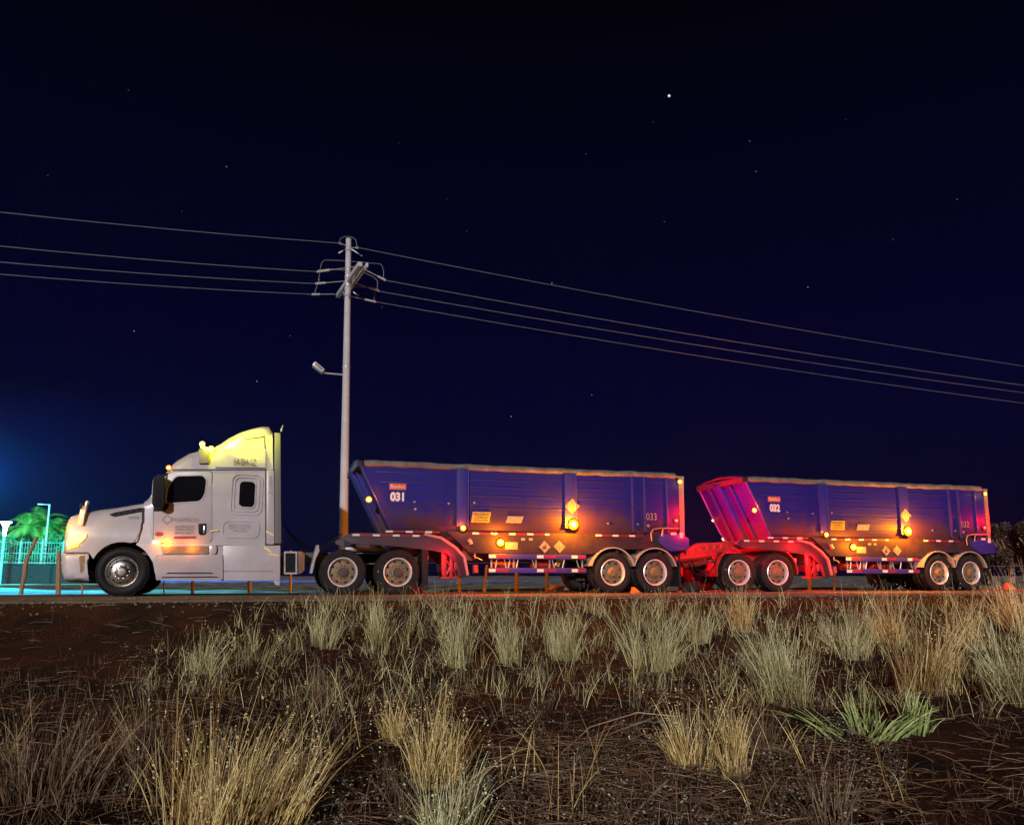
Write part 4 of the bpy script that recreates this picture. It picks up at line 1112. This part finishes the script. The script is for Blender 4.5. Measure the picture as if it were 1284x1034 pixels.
# clipped hedge behind the fence
leafm = {}
for nm, c in (('hedge', (.10, .36, .16)), ('palm', (.16, .50, .10)), ('dark', (.10, .065, .04))):
    leafm[nm] = mat(nm+'_leaf', c, .6, col2=tuple(v*.5 for v in c), scale=1.5)
def leafcloud(bm, c, rx, ry, rz, n, s, hollow=.3, seed=0):
    R_ = random.Random(seed)
    for _ in range(n):
        while True:
            v = Vector((R_.uniform(-1, 1), R_.uniform(-1, 1), R_.uniform(-1, 1)))
            if hollow < v.length < 1: break
        p = Vector((c[0]+v.x*rx, c[1]+v.y*ry, c[2]+v.z*rz))
        if noise.noise(p*.9) < -.12: continue
        a = Vector((R_.uniform(-1, 1), R_.uniform(-1, 1), R_.uniform(-1, 1))).normalized(); b = a.orthogonal().normalized()
        q = s*R_.uniform(.5, 1.3)
        bm.faces.new([bm.verts.new(p+w) for w in (a*q, b*q*.45, -a*q, -b*q*.45)])
x0h = xa; hi = 0
R2 = random.Random(3)
for (a, b, nm) in ((-10, 672, 'left'), (22, 676, 'middle'), (64, 674, 'right')):
    x, z = P(a, b, YF+2.5); bm = bmesh.new(); h = z+.2
    leafcloud(bm, (x, YF+2.5, h*.5), 2.0, 1.2, h*.55, 2600, .14, 0, int(a)+50)
    o = fin(bm, 'shrub', None, leafm['hedge'], 0, False); tag(o, 'teal-lit shrub behind the fence, %s of three beside the palms' % {'left': 'leftmost', 'middle': 'central', 'right': 'rightmost'}[nm], 'shrub', 'shrubs behind the fence')
def palm(px_, py_, Y, label, nf=15, L=2.3, seed=1):
    R_ = random.Random(seed); x, z = P(px_, py_, Y)
    t = thing('palm_tree', (x, Y, -.1), label, 'palm tree', 'palm trees behind the fence')
    bm = bmesh.new(); tube(bm, [(x+.12*math.sin(i*.6), Y, -.1+(z+.1)*i/8) for i in range(9)], [.20-.012*i for i in range(9)], 10); fin(bm, 'trunk', t, 'wood')
    bm = bmesh.new(); xt = x+.12*math.sin(4.8)
    for k in range(nf):
        az = 2*PI*k/nf+R_.uniform(-.2, .2); el = R_.uniform(.15, 1.2); l = L*R_.uniform(.8, 1.15)
        prev = None; p = Vector((xt, Y, z)); d = Vector((math.cos(az)*math.cos(el), math.sin(az)*math.cos(el), math.sin(el)))
        for i in range(14):
            side = d.cross(Vector((0, 0, 1)))
            if side.length < .05: side = Vector((math.sin(az), -math.cos(az), 0))
            side.normalize()
            wl = .62*math.sin(PI*min(1, .12+i/14.5))
            for sg in (-1, 1):
                tip = p+side*sg*wl+Vector((0, 0, -.30*wl))+d*.22; w_ = d*.055
                bm.faces.new([bm.verts.new(q) for q in (p-w_, p+w_, tip)])
                p2 = p+d*l/28; tip = p2+side*sg*wl+Vector((0, 0, -.36*wl))+d*.22
                bm.faces.new([bm.verts.new(q) for q in (p2-w_, p2+w_, tip)])
            p = p+d*l/14; d = (d+Vector((0, 0, -.19))).normalized()
    fin(bm, 'crown', t, leafm['palm'], 0, False)
    shift(t)
palm(38, 663, 47, 'leftmost green-lit palm rising behind the cyan fence', 16, 2.6, 1)
palm(52, 656, 50, 'tallest green-lit palm behind the cyan fence, left of the street lamp', 18, 2.9, 2)
palm(66, 664, 48, 'palm right of the street lamp, half hidden by the truck nose', 15, 2.6, 3)
palm(82, 668, 52, 'dimmer palm just above the truck headlight', 15, 2.8, 4)
palm(24, 670, 52, 'small palm between the glowing post lamp and the taller palms', 14, 2.2, 5)
# street lamp (unlit) and glowing post lamp
x, z = P(62.3, 632, 44); SL = thing('street_lamp', (x, 44, -.1), 'slim unlit street lamp with an arm to the left, rising behind the palms', 'street lamp')
bm = bmesh.new(); tube(bm, [(x, 44, -.1), (x, 44, z)], [.10, .07], 10); fin(bm, 'lamp_post', SL, 'galv')
bm = bmesh.new(); tube(bm, [(x, 44, z-.04), (x-.45, 44, z-.02)], .04); abox(bm, x-.75, x-.40, 43.9, 44.1, z-.06, z+.02, .02); fin(bm, 'lamp_head', SL, 'galv')
shift(SL)
x, z = P(7, 657, 38); PL = thing('post_lamp', (x, 38, -.1), 'glowing white post lamp before the cyan fence at the left edge', 'lamp')
bm = bmesh.new(); tube(bm, [(x, 38, -.1), (x, 38, z-.3)], [.09, .07], 10); fin(bm, 'lamp_post', PL, fencem)
bm = bmesh.new(); tube(bm, [(x, 38, z-.75), (x, 38, z-.2), (x, 38, z), (x, 38, z+.16)], [.09, .11, .22, .26], 12)
for k in range(6):
    a = 2*PI*k/6; tube(bm, [(x, 38, z), (x+.34*math.cos(a), 38+.34*math.sin(a), z+.14)], [.06, .03], 6)
fin(bm, 'lamp_glass', PL, 'whitelamp'); point('lamp_light', (x, 37.3, z+.3), (.15, .75, 1.0), 500, .2, PL)
shift(PL)
# floodlight mast just outside the left edge
FX = PX(-45, 600, 30)
FM = thing('floodlight_mast', (FX, 30, -.1), 'nearer floodlight mast outside the left edge, lighting the yard and fence', 'floodlight')
bm = bmesh.new(); tube(bm, [(FX, 30, -.1), (FX, 30, 9.2)], [.14, .08], 10); fin(bm, 'mast', FM, 'galv')
bm = bmesh.new(); abox(bm, FX-.3, FX+.3, 29.9, 30.1, 9.1, 9.4, .03); fin(bm, 'lamp_head', FM, 'galv')
spot('yard_light', (FX+1, 31, 5.4), (PX(45, 690, 46), 46, 3.2), (.03, .80, .70), 22000, 100, .6, .2, FM)
spot('yard_light', (FX+.5, 29.6, 9.0), (-15, 21, 0), (.02, .50, .92), 100000, 44, .5, .2, FM)
spot('yard_light', (FX+.5, 29.6, 9.0), (-10.5, 15, 0), (.02, .54, .88), 110000, 25, .6, .2, FM)
spot('yard_light', (FX+.5, 29.6, 9.0), (-4, 13, 0), (.02, .58, .78), 80000, 17, .7, .2, FM)
spot('yard_light', (FX+1, 29.6, 8.6), (-4.6, 6.6, 7.5), (.35, .6, 1.0), 6000, 24, .5, .2, FM)
shift(FM)

gx, gz = P(-22, 592, 54)  # added mast, aimed away, only for the blue glow in the air
GM = thing('floodlight_mast', (gx, 54, -.1), 'added far mast beyond the palms, unseen, for the blue glow at left', 'floodlight')
bm = bmesh.new(); tube(bm, [(gx, 54, -.1), (gx, 54, gz-.1)], [.16, .10], 10); fin(bm, 'mast', GM, 'galv')
bm = bmesh.new(); abox(bm, gx-.5, gx+.5, 53.8, 54.0, gz-.2, gz+.2, .04); fin(bm, 'lamp_head', GM, 'galv')
spot('blue_glow_light', (gx, 54.3, gz), (gx+3, 64, gz+1), (.004, .10, 1.0), 170000, 172, .15, .2, GM)
shift(GM)

# ------------------------------------------------------------------ dark trees behind the rear trailer
def tree(px_, py_top, Y, rx, label, seed):
    x, z = P(px_, py_top, Y); h = z; R_ = random.Random(seed)
    t = thing('tree', (x, Y, -.1), label, 'tree', 'dark trees behind the rear trailer')
    bm = bmesh.new(); tube(bm, [(x, Y, -.1), (x+.1, Y, h*.3), (x-.1, Y, h*.6)], [.22, .16, .07], 8)
    for k in range(5):
        a = R_.uniform(0, 6.28); tube(bm, [(x, Y, h*.3), (x+rx*.6*math.cos(a), Y+rx*.6*math.sin(a), h*.7)], [.08, .03], 6)
    fin(bm, 'trunk', t, 'wood')
    bm = bmesh.new()
    for k in range(11):
        a = R_.uniform(0, 6.28); q = R_.uniform(0, .7)*rx
        leafcloud(bm, (x+q*math.cos(a), Y+q*math.sin(a), h*R_.uniform(.30, .84)), rx*.5, rx*.5, h*.2, 1100, .11, 0, seed*31+k)
    fin(bm, 'crown', t, leafm['dark'], 0, False); shift(t)
tree(1262, 655, 24, 2.0, 'dark rounded tree directly behind the tail of the rear trailer', 11)
tree(1296, 650, 22, 2.1, 'dark tree cut by the right edge of the picture', 12)
tree(1225, 668, 30, 2.4, 'low dark tree behind the rear trailer wheels', 13)
tree(1330, 640, 26, 2.6, 'taller dark tree beyond the right edge', 14)

# ------------------------------------------------------------------ small things on the road and verge
def rock(px_, py_, Y, s, label, m='rock', name='rock', cat='rock', sq=(1, 1, .6), seed=0):
    x, z = P(px_, py_, Y); t = bmesh.new(); bmesh.ops.create_icosphere(t, subdivisions=3, radius=s)
    for v in t.verts:
        v.co *= 1+.35*noise.noise(v.co/s*1.3+Vector((seed, 0, 0))); v.co.x *= sq[0]; v.co.y *= sq[1]; v.co.z *= sq[2]
    o = fin(t, name, None, m, 30); g0 = max(0, 0) if -2.4 < Y < 2.9 else ground_z(x, Y)
    o.location = (x, Y, g0+s*sq[2]*.7); tag(o, label, cat); return o
rock(745, 738, 3.4, .16, 'pale blue plastic bag lying behind the wheels of the front trailer', 'bag', 'plastic_bag', 'bag', (1.5, 1, .8), 3)
rock(866, 737, .3, .24, 'dark rounded bundle lying under the dolly drawbar', 'rubber', 'bundle', 'bundle', (1.2, .8, .75), 5)
rock(782, 742, 2.6, .16, 'orange-lit stone between the wheels of the front trailer', 'rock', 'rock', 'rock', (1.2, 1, .6), 8)
rock(700, 743, 2.7, .22, 'flat orange-lit stone under the front trailer near the guard rail', 'rock', 'rock', 'rock', (1.6, 1, .5), 9)
def wedge(px_, Y, w, h, label, m, ang, cat='wedge', name='wheel_chock'):
    x = PX(px_, 740, Y); bm = bmesh.new(); prism(bm, [(-w/2, 0), (w/2, 0), (w*.25, h*.35), (-w*.3, h)], -.1, .1, .01)
    o = fin(bm, name, None, m); o.location = (x, Y, .0); o.rotation_euler = (0, 0, ang); tag(o, label, cat); return o
wedge(525, 1.2, .42, .22, 'pale wooden wedge behind the rear drive wheel of the truck', 'wood', .2)
wedge(1267, .5, .36, .20, 'bright orange wedge behind the last wheel of the rear trailer', 'orange', 0)
wedge(797, -.1, .22, .15, 'small orange wedge between the rear wheels of the front trailer', 'orange', 0)
wedge(857, .4, .26, .18, 'orange wedge just behind the mudflap of the front trailer', 'orange', 0)

# ------------------------------------------------------------------ vegetation
def gmat(name, c1, c2, c3):
    m = bpy.data.materials.new(name); m.use_nodes = True; b = m.node_tree.nodes['Principled BSDF']; L = m.node_tree.links.new
    a = N(m, 'ShaderNodeAttribute', attribute_name='var'); r = N(m, 'ShaderNodeValToRGB')
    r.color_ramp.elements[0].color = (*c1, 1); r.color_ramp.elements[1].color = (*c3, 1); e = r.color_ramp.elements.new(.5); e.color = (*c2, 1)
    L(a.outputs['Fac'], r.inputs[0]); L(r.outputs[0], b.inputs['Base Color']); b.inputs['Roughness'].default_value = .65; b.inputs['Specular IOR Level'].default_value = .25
    return m
G = {'pale': gmat('pale_green_grass', (.13, .08, .02), (.52, .51, .25), (.82, .83, .52)),
     'straw': gmat('straw_grass', (.16, .06, .015), (.68, .52, .20), (.96, .84, .46)),
     'dim': gmat('brown_grass', (.05, .025, .015), (.14, .09, .05), (.42, .32, .20)),
     'green': gmat('green_blades', (.12, .15, .04), (.36, .46, .15), (.66, .74, .34)),
     'weed': gmat('weed_leaves', (.04, .025, .015), (.12, .10, .06), (.34, .33, .24)),
     'litter': gmat('dry_straw_litter', (.07, .03, .015), (.22, .13, .07), (.62, .54, .42))}
class Blades:
    def __init__(s): s.v = []; s.f = []; s.a = []
    def blade(s, p, d, L, w, droop, val, seg=4, bend=None):
        side = d.cross(Vector((random.uniform(-1, 1), random.uniform(-1, 1), .2))); side.normalize()
        q = p.copy(); d = d.copy(); b = bend or Vector((random.uniform(-1, 1), random.uniform(-1, 1), 0))*.3
        st = len(s.v)
        for i in range(seg+1):
            t = i/seg; ww = w*(1-t*.85)
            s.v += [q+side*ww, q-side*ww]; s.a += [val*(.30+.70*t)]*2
            q = q+d*(L/seg); d = (d+Vector((0, 0, -droop/seg))+b*(droop*.5/seg)).normalized()
        for i in range(seg):
            k = st+2*i; s.f.append((k, k+1, k+3, k+2))
        return q
    def leaf(s, p, r, val):
        a = Vector((random.uniform(-1, 1), random.uniform(-1, 1), random.uniform(-.4, 1))).normalized(); b = a.orthogonal().normalized()
        k = len(s.v); s.v += [p-a*r, p+b*r*.45, p+a*r, p-b*r*.45]; s.a += [val]*4; s.f.append((k, k+1, k+2, k+3))
    def build(s, name, m, loc=None):
        me = bpy.data.meshes.new(name); o0 = loc or Vector((0, 0, 0))
        me.from_pydata([tuple(v-o0) for v in s.v], [], s.f)
        at = me.attributes.new('var', 'FLOAT', 'POINT'); at.data.foreach_set('value', s.a)
        o = link(name, me, None, m); o.location = o0
        return o
def tuft(px_, pyb, pyt, wpx, n, kind, label, lean=0.0, droop=.35, wide=1.0, seeds=True, spread=.55, group='grass tufts on the verge', name='grass_tuft', cat='grass tuft'):
    c = onground(px_, pyb); d = (c-CAM).length; k = d/FPX*1.05
    H = (pyb-pyt)*k*.92; Wd = wpx*k
    B = Blades()
    nc = max(3, int(n/26)); cl = []
    for _ in range(nc):
        a = random.uniform(0, 2*PI); rr = math.sqrt(random.random())
        cl.append((a, rr, random.uniform(.55, 1.08)*(1.1-.35*rr), random.gauss(0, .09), random.gauss(0, .09), random.uniform(.15, 1)))
    for i in range(n):
        a, rr, hh, lx, ly, cv = random.choice(cl)
        px0 = c.x+rr*math.cos(a)*Wd*.24+random.gauss(0, Wd*.045); py0 = c.y+rr*math.sin(a)*Wd*.24+random.gauss(0, Wd*.045)
        p = Vector((px0, py0, ground_z(px0, py0)-.02))
        L = H*hh*(random.uniform(.30, 1.12) if random.random() < .8 else random.uniform(.9, 1.25))
        out = Vector((math.cos(a), math.sin(a), 0))*rr*spread*(Wd/H)*.42 + Vector((lean+lx+random.gauss(0, .12), ly+random.gauss(0, .12), 0))
        dv = (Vector((0, 0, 1))+out).normalized()
        bd = Vector((random.gauss(lean*1.2+lx*2, 1.0), random.gauss(0, 1.0), 0))*.8
        tip = B.blade(p, dv, L, wide*random.uniform(.0016, .0036)*(1+d*.06), droop*random.uniform(.5, 2.6), min(1, max(0, cv+random.gauss(0, .25))), 6, bd)
        if seeds and random.random() < .16:
            dd = Vector((random.gauss(0, .3), random.gauss(0, .3), 1)).normalized()
            for _ in range(5): B.leaf(tip+dd*random.uniform(-.06, .03)*1.2, .007*(1+d*.05), random.uniform(.5, 1))
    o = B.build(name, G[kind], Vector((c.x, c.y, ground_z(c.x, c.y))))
    return tag(o, label, cat, group)
TU = [
 (262, 842, 786, 80, 190, 'pale', 'short pale grass tuft on the dark slope below the front of the cab', .1),
 (318, 830, 778, 60, 100, 'pale', 'thin pale tuft below the sleeper, left of two on the slope', 0),
 (405, 812, 752, 55, 200, 'pale', 'pale tuft standing below the front drive wheel', .05),
 (472, 818, 748, 45, 190, 'pale', 'narrow bright tuft below the gap between the drive wheels', 0),
 (578, 832, 738, 62, 260, 'pale', 'tall tuft below the neck of the front trailer', 0),
 (640, 835, 748, 50, 150, 'pale', 'open tuft below the left end of the guard rail', 0),
 (708, 826, 738, 66, 240, 'pale', 'tall greenish tuft below the right end of the guard rail', 0),
 (822, 838, 748, 90, 300, 'pale', 'broad pale tuft below the rear wheels of the front trailer', .1),
 (872, 806, 738, 52, 180, 'pale', 'slim tuft on the road edge below the dolly drawbar', 0),
 (930, 792, 722, 40, 130, 'straw', 'thin straw tuft rising in front of the first dolly wheel', 0),
 (985, 884, 772, 96, 420, 'pale', 'large bright tuft on bare soil below the dolly', -.05),
 (952, 860, 760, 40, 120, 'pale', 'slender tuft leaning left beside the large bright one', -.15),
 (1066, 822, 742, 74, 300, 'pale', 'dense pale green tuft below the front of the rear trailer', 0),
 (1165, 868, 760, 100, 420, 'straw', 'tall spreading tuft below the wheels of the rear trailer', .08),
 (1118, 806, 744, 60, 190, 'straw', 'short straw tuft on the edge below the rear guard rail', 0),
 (1210, 812, 742, 60, 170, 'straw', 'tuft on the edge below the last trailer wheel', .1),
 (1283, 880, 778, 110, 420, 'pale', 'large leaning tuft cut by the right edge', -.12),
 (1284, 790, 716, 70, 260, 'straw', 'tuft rising against the dark trees at the right edge', -.08),
 (60, 1010, 890, 150, 300, 'dim', 'dim brown tuft at the lower left edge', .05),
 (178, 985, 872, 100, 260, 'dim', 'dim straggling tuft left of the big straw one', 0),
 (262, 1060, 872, 180, 520, 'straw', 'biggest straw tuft in the lower left foreground', .05),
 (345, 1040, 880, 120, 230, 'straw', 'straw tuft fanning right beside the biggest one', .22),
 (545, 985, 866, 110, 300, 'straw', 'tall straw tuft left of the bottom centre', 0),
 (498, 930, 860, 60, 150, 'straw', 'thin leaning tuft at the left of the central straw clump', -.12),
 (566, 1060, 945, 100, 320, 'pale', 'pale tuft cut by the bottom edge, left of centre', .05),
 (870, 965, 880, 90, 170, 'straw', 'sparse straw tuft right of the bottom centre', -.05),
 (925, 975, 872, 70, 190, 'straw', 'upright sparse straw tuft above the fallen stalks', 0),
 (965, 945, 868, 50, 110, 'dim', 'brown tuft just below the large bright one', .05),
 (1040, 1040, 940, 70, 150, 'dim', 'ragged grey weed clump near the bottom right', .05),
 (400, 900, 836, 70, 120, 'dim', 'short brown tuft in the dark hollow left of centre', 0),
]
for (a, b, c, w, n, kd, lb, ln) in TU:
    tuft(a, b, c, w, int(n*1.35), kd, lb, ln, droop=.35 if kd != 'straw' or a > 600 else .28)
tuft(1085, 925, 846, 125, 170, 'green', 'broad-bladed green clump spreading on the bare soil at the right', -.05, .32, 2.6, False, 1.7, 'broad-bladed green clumps', 'grass_clump', 'grass clump')
tuft(1150, 915, 862, 80, 90, 'green', 'smaller broad-bladed green clump fanning to the right',   .30, .32, 2.5, False, 1.5, 'broad-bladed green clumps', 'grass_clump', 'grass clump')

# ground cover nobody could count
def scatter(n, kind, name, label, fn, area=(0, 1284, 752, 1034), dens=None):
    B = Blades(); k = 0; tries = 0
    while k < n and tries < n*6:
        tries += 1
        px_ = random.uniform(area[0]-30, area[1]+30); py_ = area[2]+(area[3]+40-area[2])*random.random()**1.2
        if dens and random.random() > dens(px_, py_): continue
        p = onground(px_, py_) if py_ > 758 else None
        if p is None or p.y > -2.6: continue
        fn(B, p, (p-CAM).length); k += 1
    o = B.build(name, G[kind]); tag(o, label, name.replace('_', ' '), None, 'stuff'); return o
def nz(px_, py_, s=.012, o=0): return noise.noise((px_*s, py_*s*2, o))
def f_short(B, p, d):
    for _ in range(5):
        q = p+Vector((random.gauss(0, .05), random.gauss(0, .05), 0)); q.z = ground_z(q.x, q.y)-.01
        B.blade(q, Vector((random.gauss(0, .3), random.gauss(0, .3), 1)).normalized(), random.uniform(.08, .30), random.uniform(.0015, .003)*(1+d*.06), random.uniform(.2, 1), random.uniform(0, 1), 3)
def f_litter(B, p, d):
    a = random.uniform(0, 6.28); q = p+Vector((0, 0, random.uniform(.01, .06)))
    B.blade(q, Vector((math.cos(a), math.sin(a), random.uniform(-.05, .35))).normalized(), random.uniform(.08, .45), random.uniform(.0015, .0035)*(1+d*.04), random.uniform(0, .5), random.uniform(0, 1)**1.3, 3)
def f_weed(B, p, d):
    q = p.copy(); h = random.uniform(.06, .28)
    dv = Vector((random.gauss(0, .35), random.gauss(0, .35), 1)).normalized()
    B.blade(q, dv, h, .002*(1+d*.05), .2, .2, 2)
    for i in range(9):
        B.leaf(q+dv*h*random.uniform(.25, 1.05)+Vector((random.gauss(0, .03), random.gauss(0, .03), 0)), random.uniform(.005, .013)*(1+d*.03), random.uniform(.2, 1))
def f_mid(B, p, d):
    lx = random.gauss(0, .15)
    for _ in range(9):
        q = p+Vector((random.gauss(0, .07), random.gauss(0, .07), 0)); q.z = ground_z(q.x, q.y)-.01
        B.blade(q, Vector((lx+random.gauss(0, .22), random.gauss(0, .22), 1)).normalized(), random.uniform(.15, .62), random.uniform(.0018, .0035)*(1+d*.06), random.uniform(.2, 1.6), random.uniform(0, 1), 4)
def dark_left(px_, py_):          # bare soil on the upper left slope
    return 1.0 if px_ > 330 or py_ > 790+(330-px_)*.20 else .10
scatter(1000, 'dim', 'short_grass', 'short dry grass covering the verge between the tufts', f_short, dens=lambda a, b: dark_left(a, b)*(1 if nz(a, b) > -.1 else .25)*(.35 if a > 1000 and b > 900 else 1))
scatter(900, 'pale', 'short_grass', 'short pale grass along the upper verge below the road edge', f_short, (200, 1284, 756, 850), lambda a, b: dark_left(a, b)*(1 if nz(a, b, .02, 4) > 0 else .15))
scatter(70, 'pale', 'wild_grass', 'loose pale grass growing between the larger tufts', f_mid, (230, 1284, 765, 860), lambda a, b: dark_left(a, b)*(1 if nz(a, b, .02, 21) > 0 else .2))
scatter(40, 'straw', 'wild_grass', 'loose straw grass scattered across the middle of the verge', f_mid, (0, 1100, 800, 1000), lambda a, b: dark_left(a, b)*(1 if nz(a, b, .02, 25) > .05 else .1))
scatter(210, 'pale', 'wild_grass', 'fine pale grass fringing the road edge under the trailers', f_mid, (430, 1284, 756, 778), lambda a, b: 1 if nz(a, b, .03, 33) > -.1 else .15)
scatter(4300, 'litter', 'straw_litter', 'dry straw and stalks lying on the red soil', f_litter, dens=lambda a, b: .25+.75*dark_left(a, b)*(1 if nz(a, b, .01, 8) > -.15 else .3))
scatter(1500, 'litter', 'fallen_stalks', 'pale fallen stalks criss-crossing at the bottom centre', f_litter, (620, 1080, 930, 1034))
scatter(1700, 'weed', 'low_weeds', 'low small-leaved weeds across the middle of the verge', f_weed, (180, 1100, 775, 1020), lambda a, b: dark_left(a, b)*(1 if nz(a, b, .014, 12) > -.05 else .2))
# loose gravel along the shoulder
bm = bmesh.new()
for _ in range(900):
    y = -2.55+random.gauss(0, .22); x = random.uniform(-11, 24); r = random.uniform(.008, .035)
    t = bmesh.new(); bmesh.ops.create_icosphere(t, subdivisions=1, radius=r)
    for v in t.verts: v.co *= random.uniform(.7, 1.2); v.co.z *= .7
    z = .002 if y > -2.38 else ground_z(x, y)
    merge(bm, t, 0, Matrix.Translation((x, y, z+r*.3)))
o = fin(bm, 'gravel', None, 'rock', 0); tag(o, 'loose gravel along the edge of the road', 'gravel', None, 'stuff')
# long leaning dry stalks
def stalk(l, r, label, hs):
    pts = []
    for (a, b), h in zip(l, hs):
        q = onground(a, b); pts.append(q+Vector((0, 0, h)))
    bm = bmesh.new(); out = []
    for i in range(len(pts)-1):
        for k in range(4): out.append(pts[i].lerp(pts[i+1], k/4))
    out.append(pts[-1]); tube(bm, out, r, 6); o = fin(bm, 'dry_stalk', None, mat('dry_stalk_bark', (.42, .32, .22), .8), 60); tag(o, label, 'stalk', 'dry stalks lying on the verge')
stalk([(698, 953), (740, 925), (800, 908), (850, 903)], .006, 'long arched pale stalk above the fallen straw at centre right', (.02, .10, .12, .04))
stalk([(790, 1030), (836, 990)], .010, 'thick pale straight stalk at the bottom, right of centre', (.02, .06))
stalk([(1008, 1003), (1000, 965)], .014, 'stubby grey upright stump stalk near the bottom right', (.02, .05))
stalk([(1025, 1000), (1045, 950)], .007, 'thin grey stalk leaning right beside the stump', (.02, .15))
stalk([(380, 925), (440, 900)], .005, 'thin pale stalk sticking right from the big straw tuft', (.10, .35))

# ------------------------------------------------------------------ stars
bm = bmesh.new()
def star(px_, py_, s):
    p = CAM+ray(px_, py_).normalized()*1500; t = bmesh.new(); bmesh.ops.create_icosphere(t, subdivisions=1, radius=s); merge(bm, t, 0, Matrix.Translation(p))
for a, b, s in ((839, 120.5, 2.6), (284, 209, 1.3), (819, 153, 1.0), (940, 177, 1.1), (948, 215, 1.2), (735, 193, .9), (161, 113, .9), (1013, 360, 1.2), (322, 478, 1.2), (833, 278, 1.0), (585, 290, .9), (560, 250, .8), (742, 495, 1.1), (641, 522, 1.3), (168, 415, 1.1), (228, 265, .8), (364, 421, .8), (692, 355, 1.1), (1120, 300, .8), (479, 385, .8), (1200, 250, .8), (60, 220, .7), (1060, 150, .7), (500, 180, .7)):
    star(a, b, s if s > 2 else s*.75)
o = fin(bm, 'stars', None, mat('starlight', (1, 1, 1), emit=(.75, .85, 1), estr=.35)); tag(o, kind='structure')

# ------------------------------------------------------------------ thin air volume, added for the blue glow
bm = bmesh.new(); abox(bm, -60, 60, -30, 110, -2.6, 16)
hm = bpy.data.materials.new('glow_haze'); hm.use_nodes = True; hm.node_tree.nodes.clear()
ho = hm.node_tree.nodes.new('ShaderNodeOutputMaterial'); hv = hm.node_tree.nodes.new('ShaderNodeVolumePrincipled')
hv.inputs['Color'].default_value = (.95, .95, .95, 1); hv.inputs['Density'].default_value = 0.00015; hv.inputs['Anisotropy'].default_value = .2
hm.node_tree.links.new(hv.outputs[0], ho.inputs['Volume'])
o = fin(bm, 'haze', None, hm, 0); tag(o, kind='stuff')
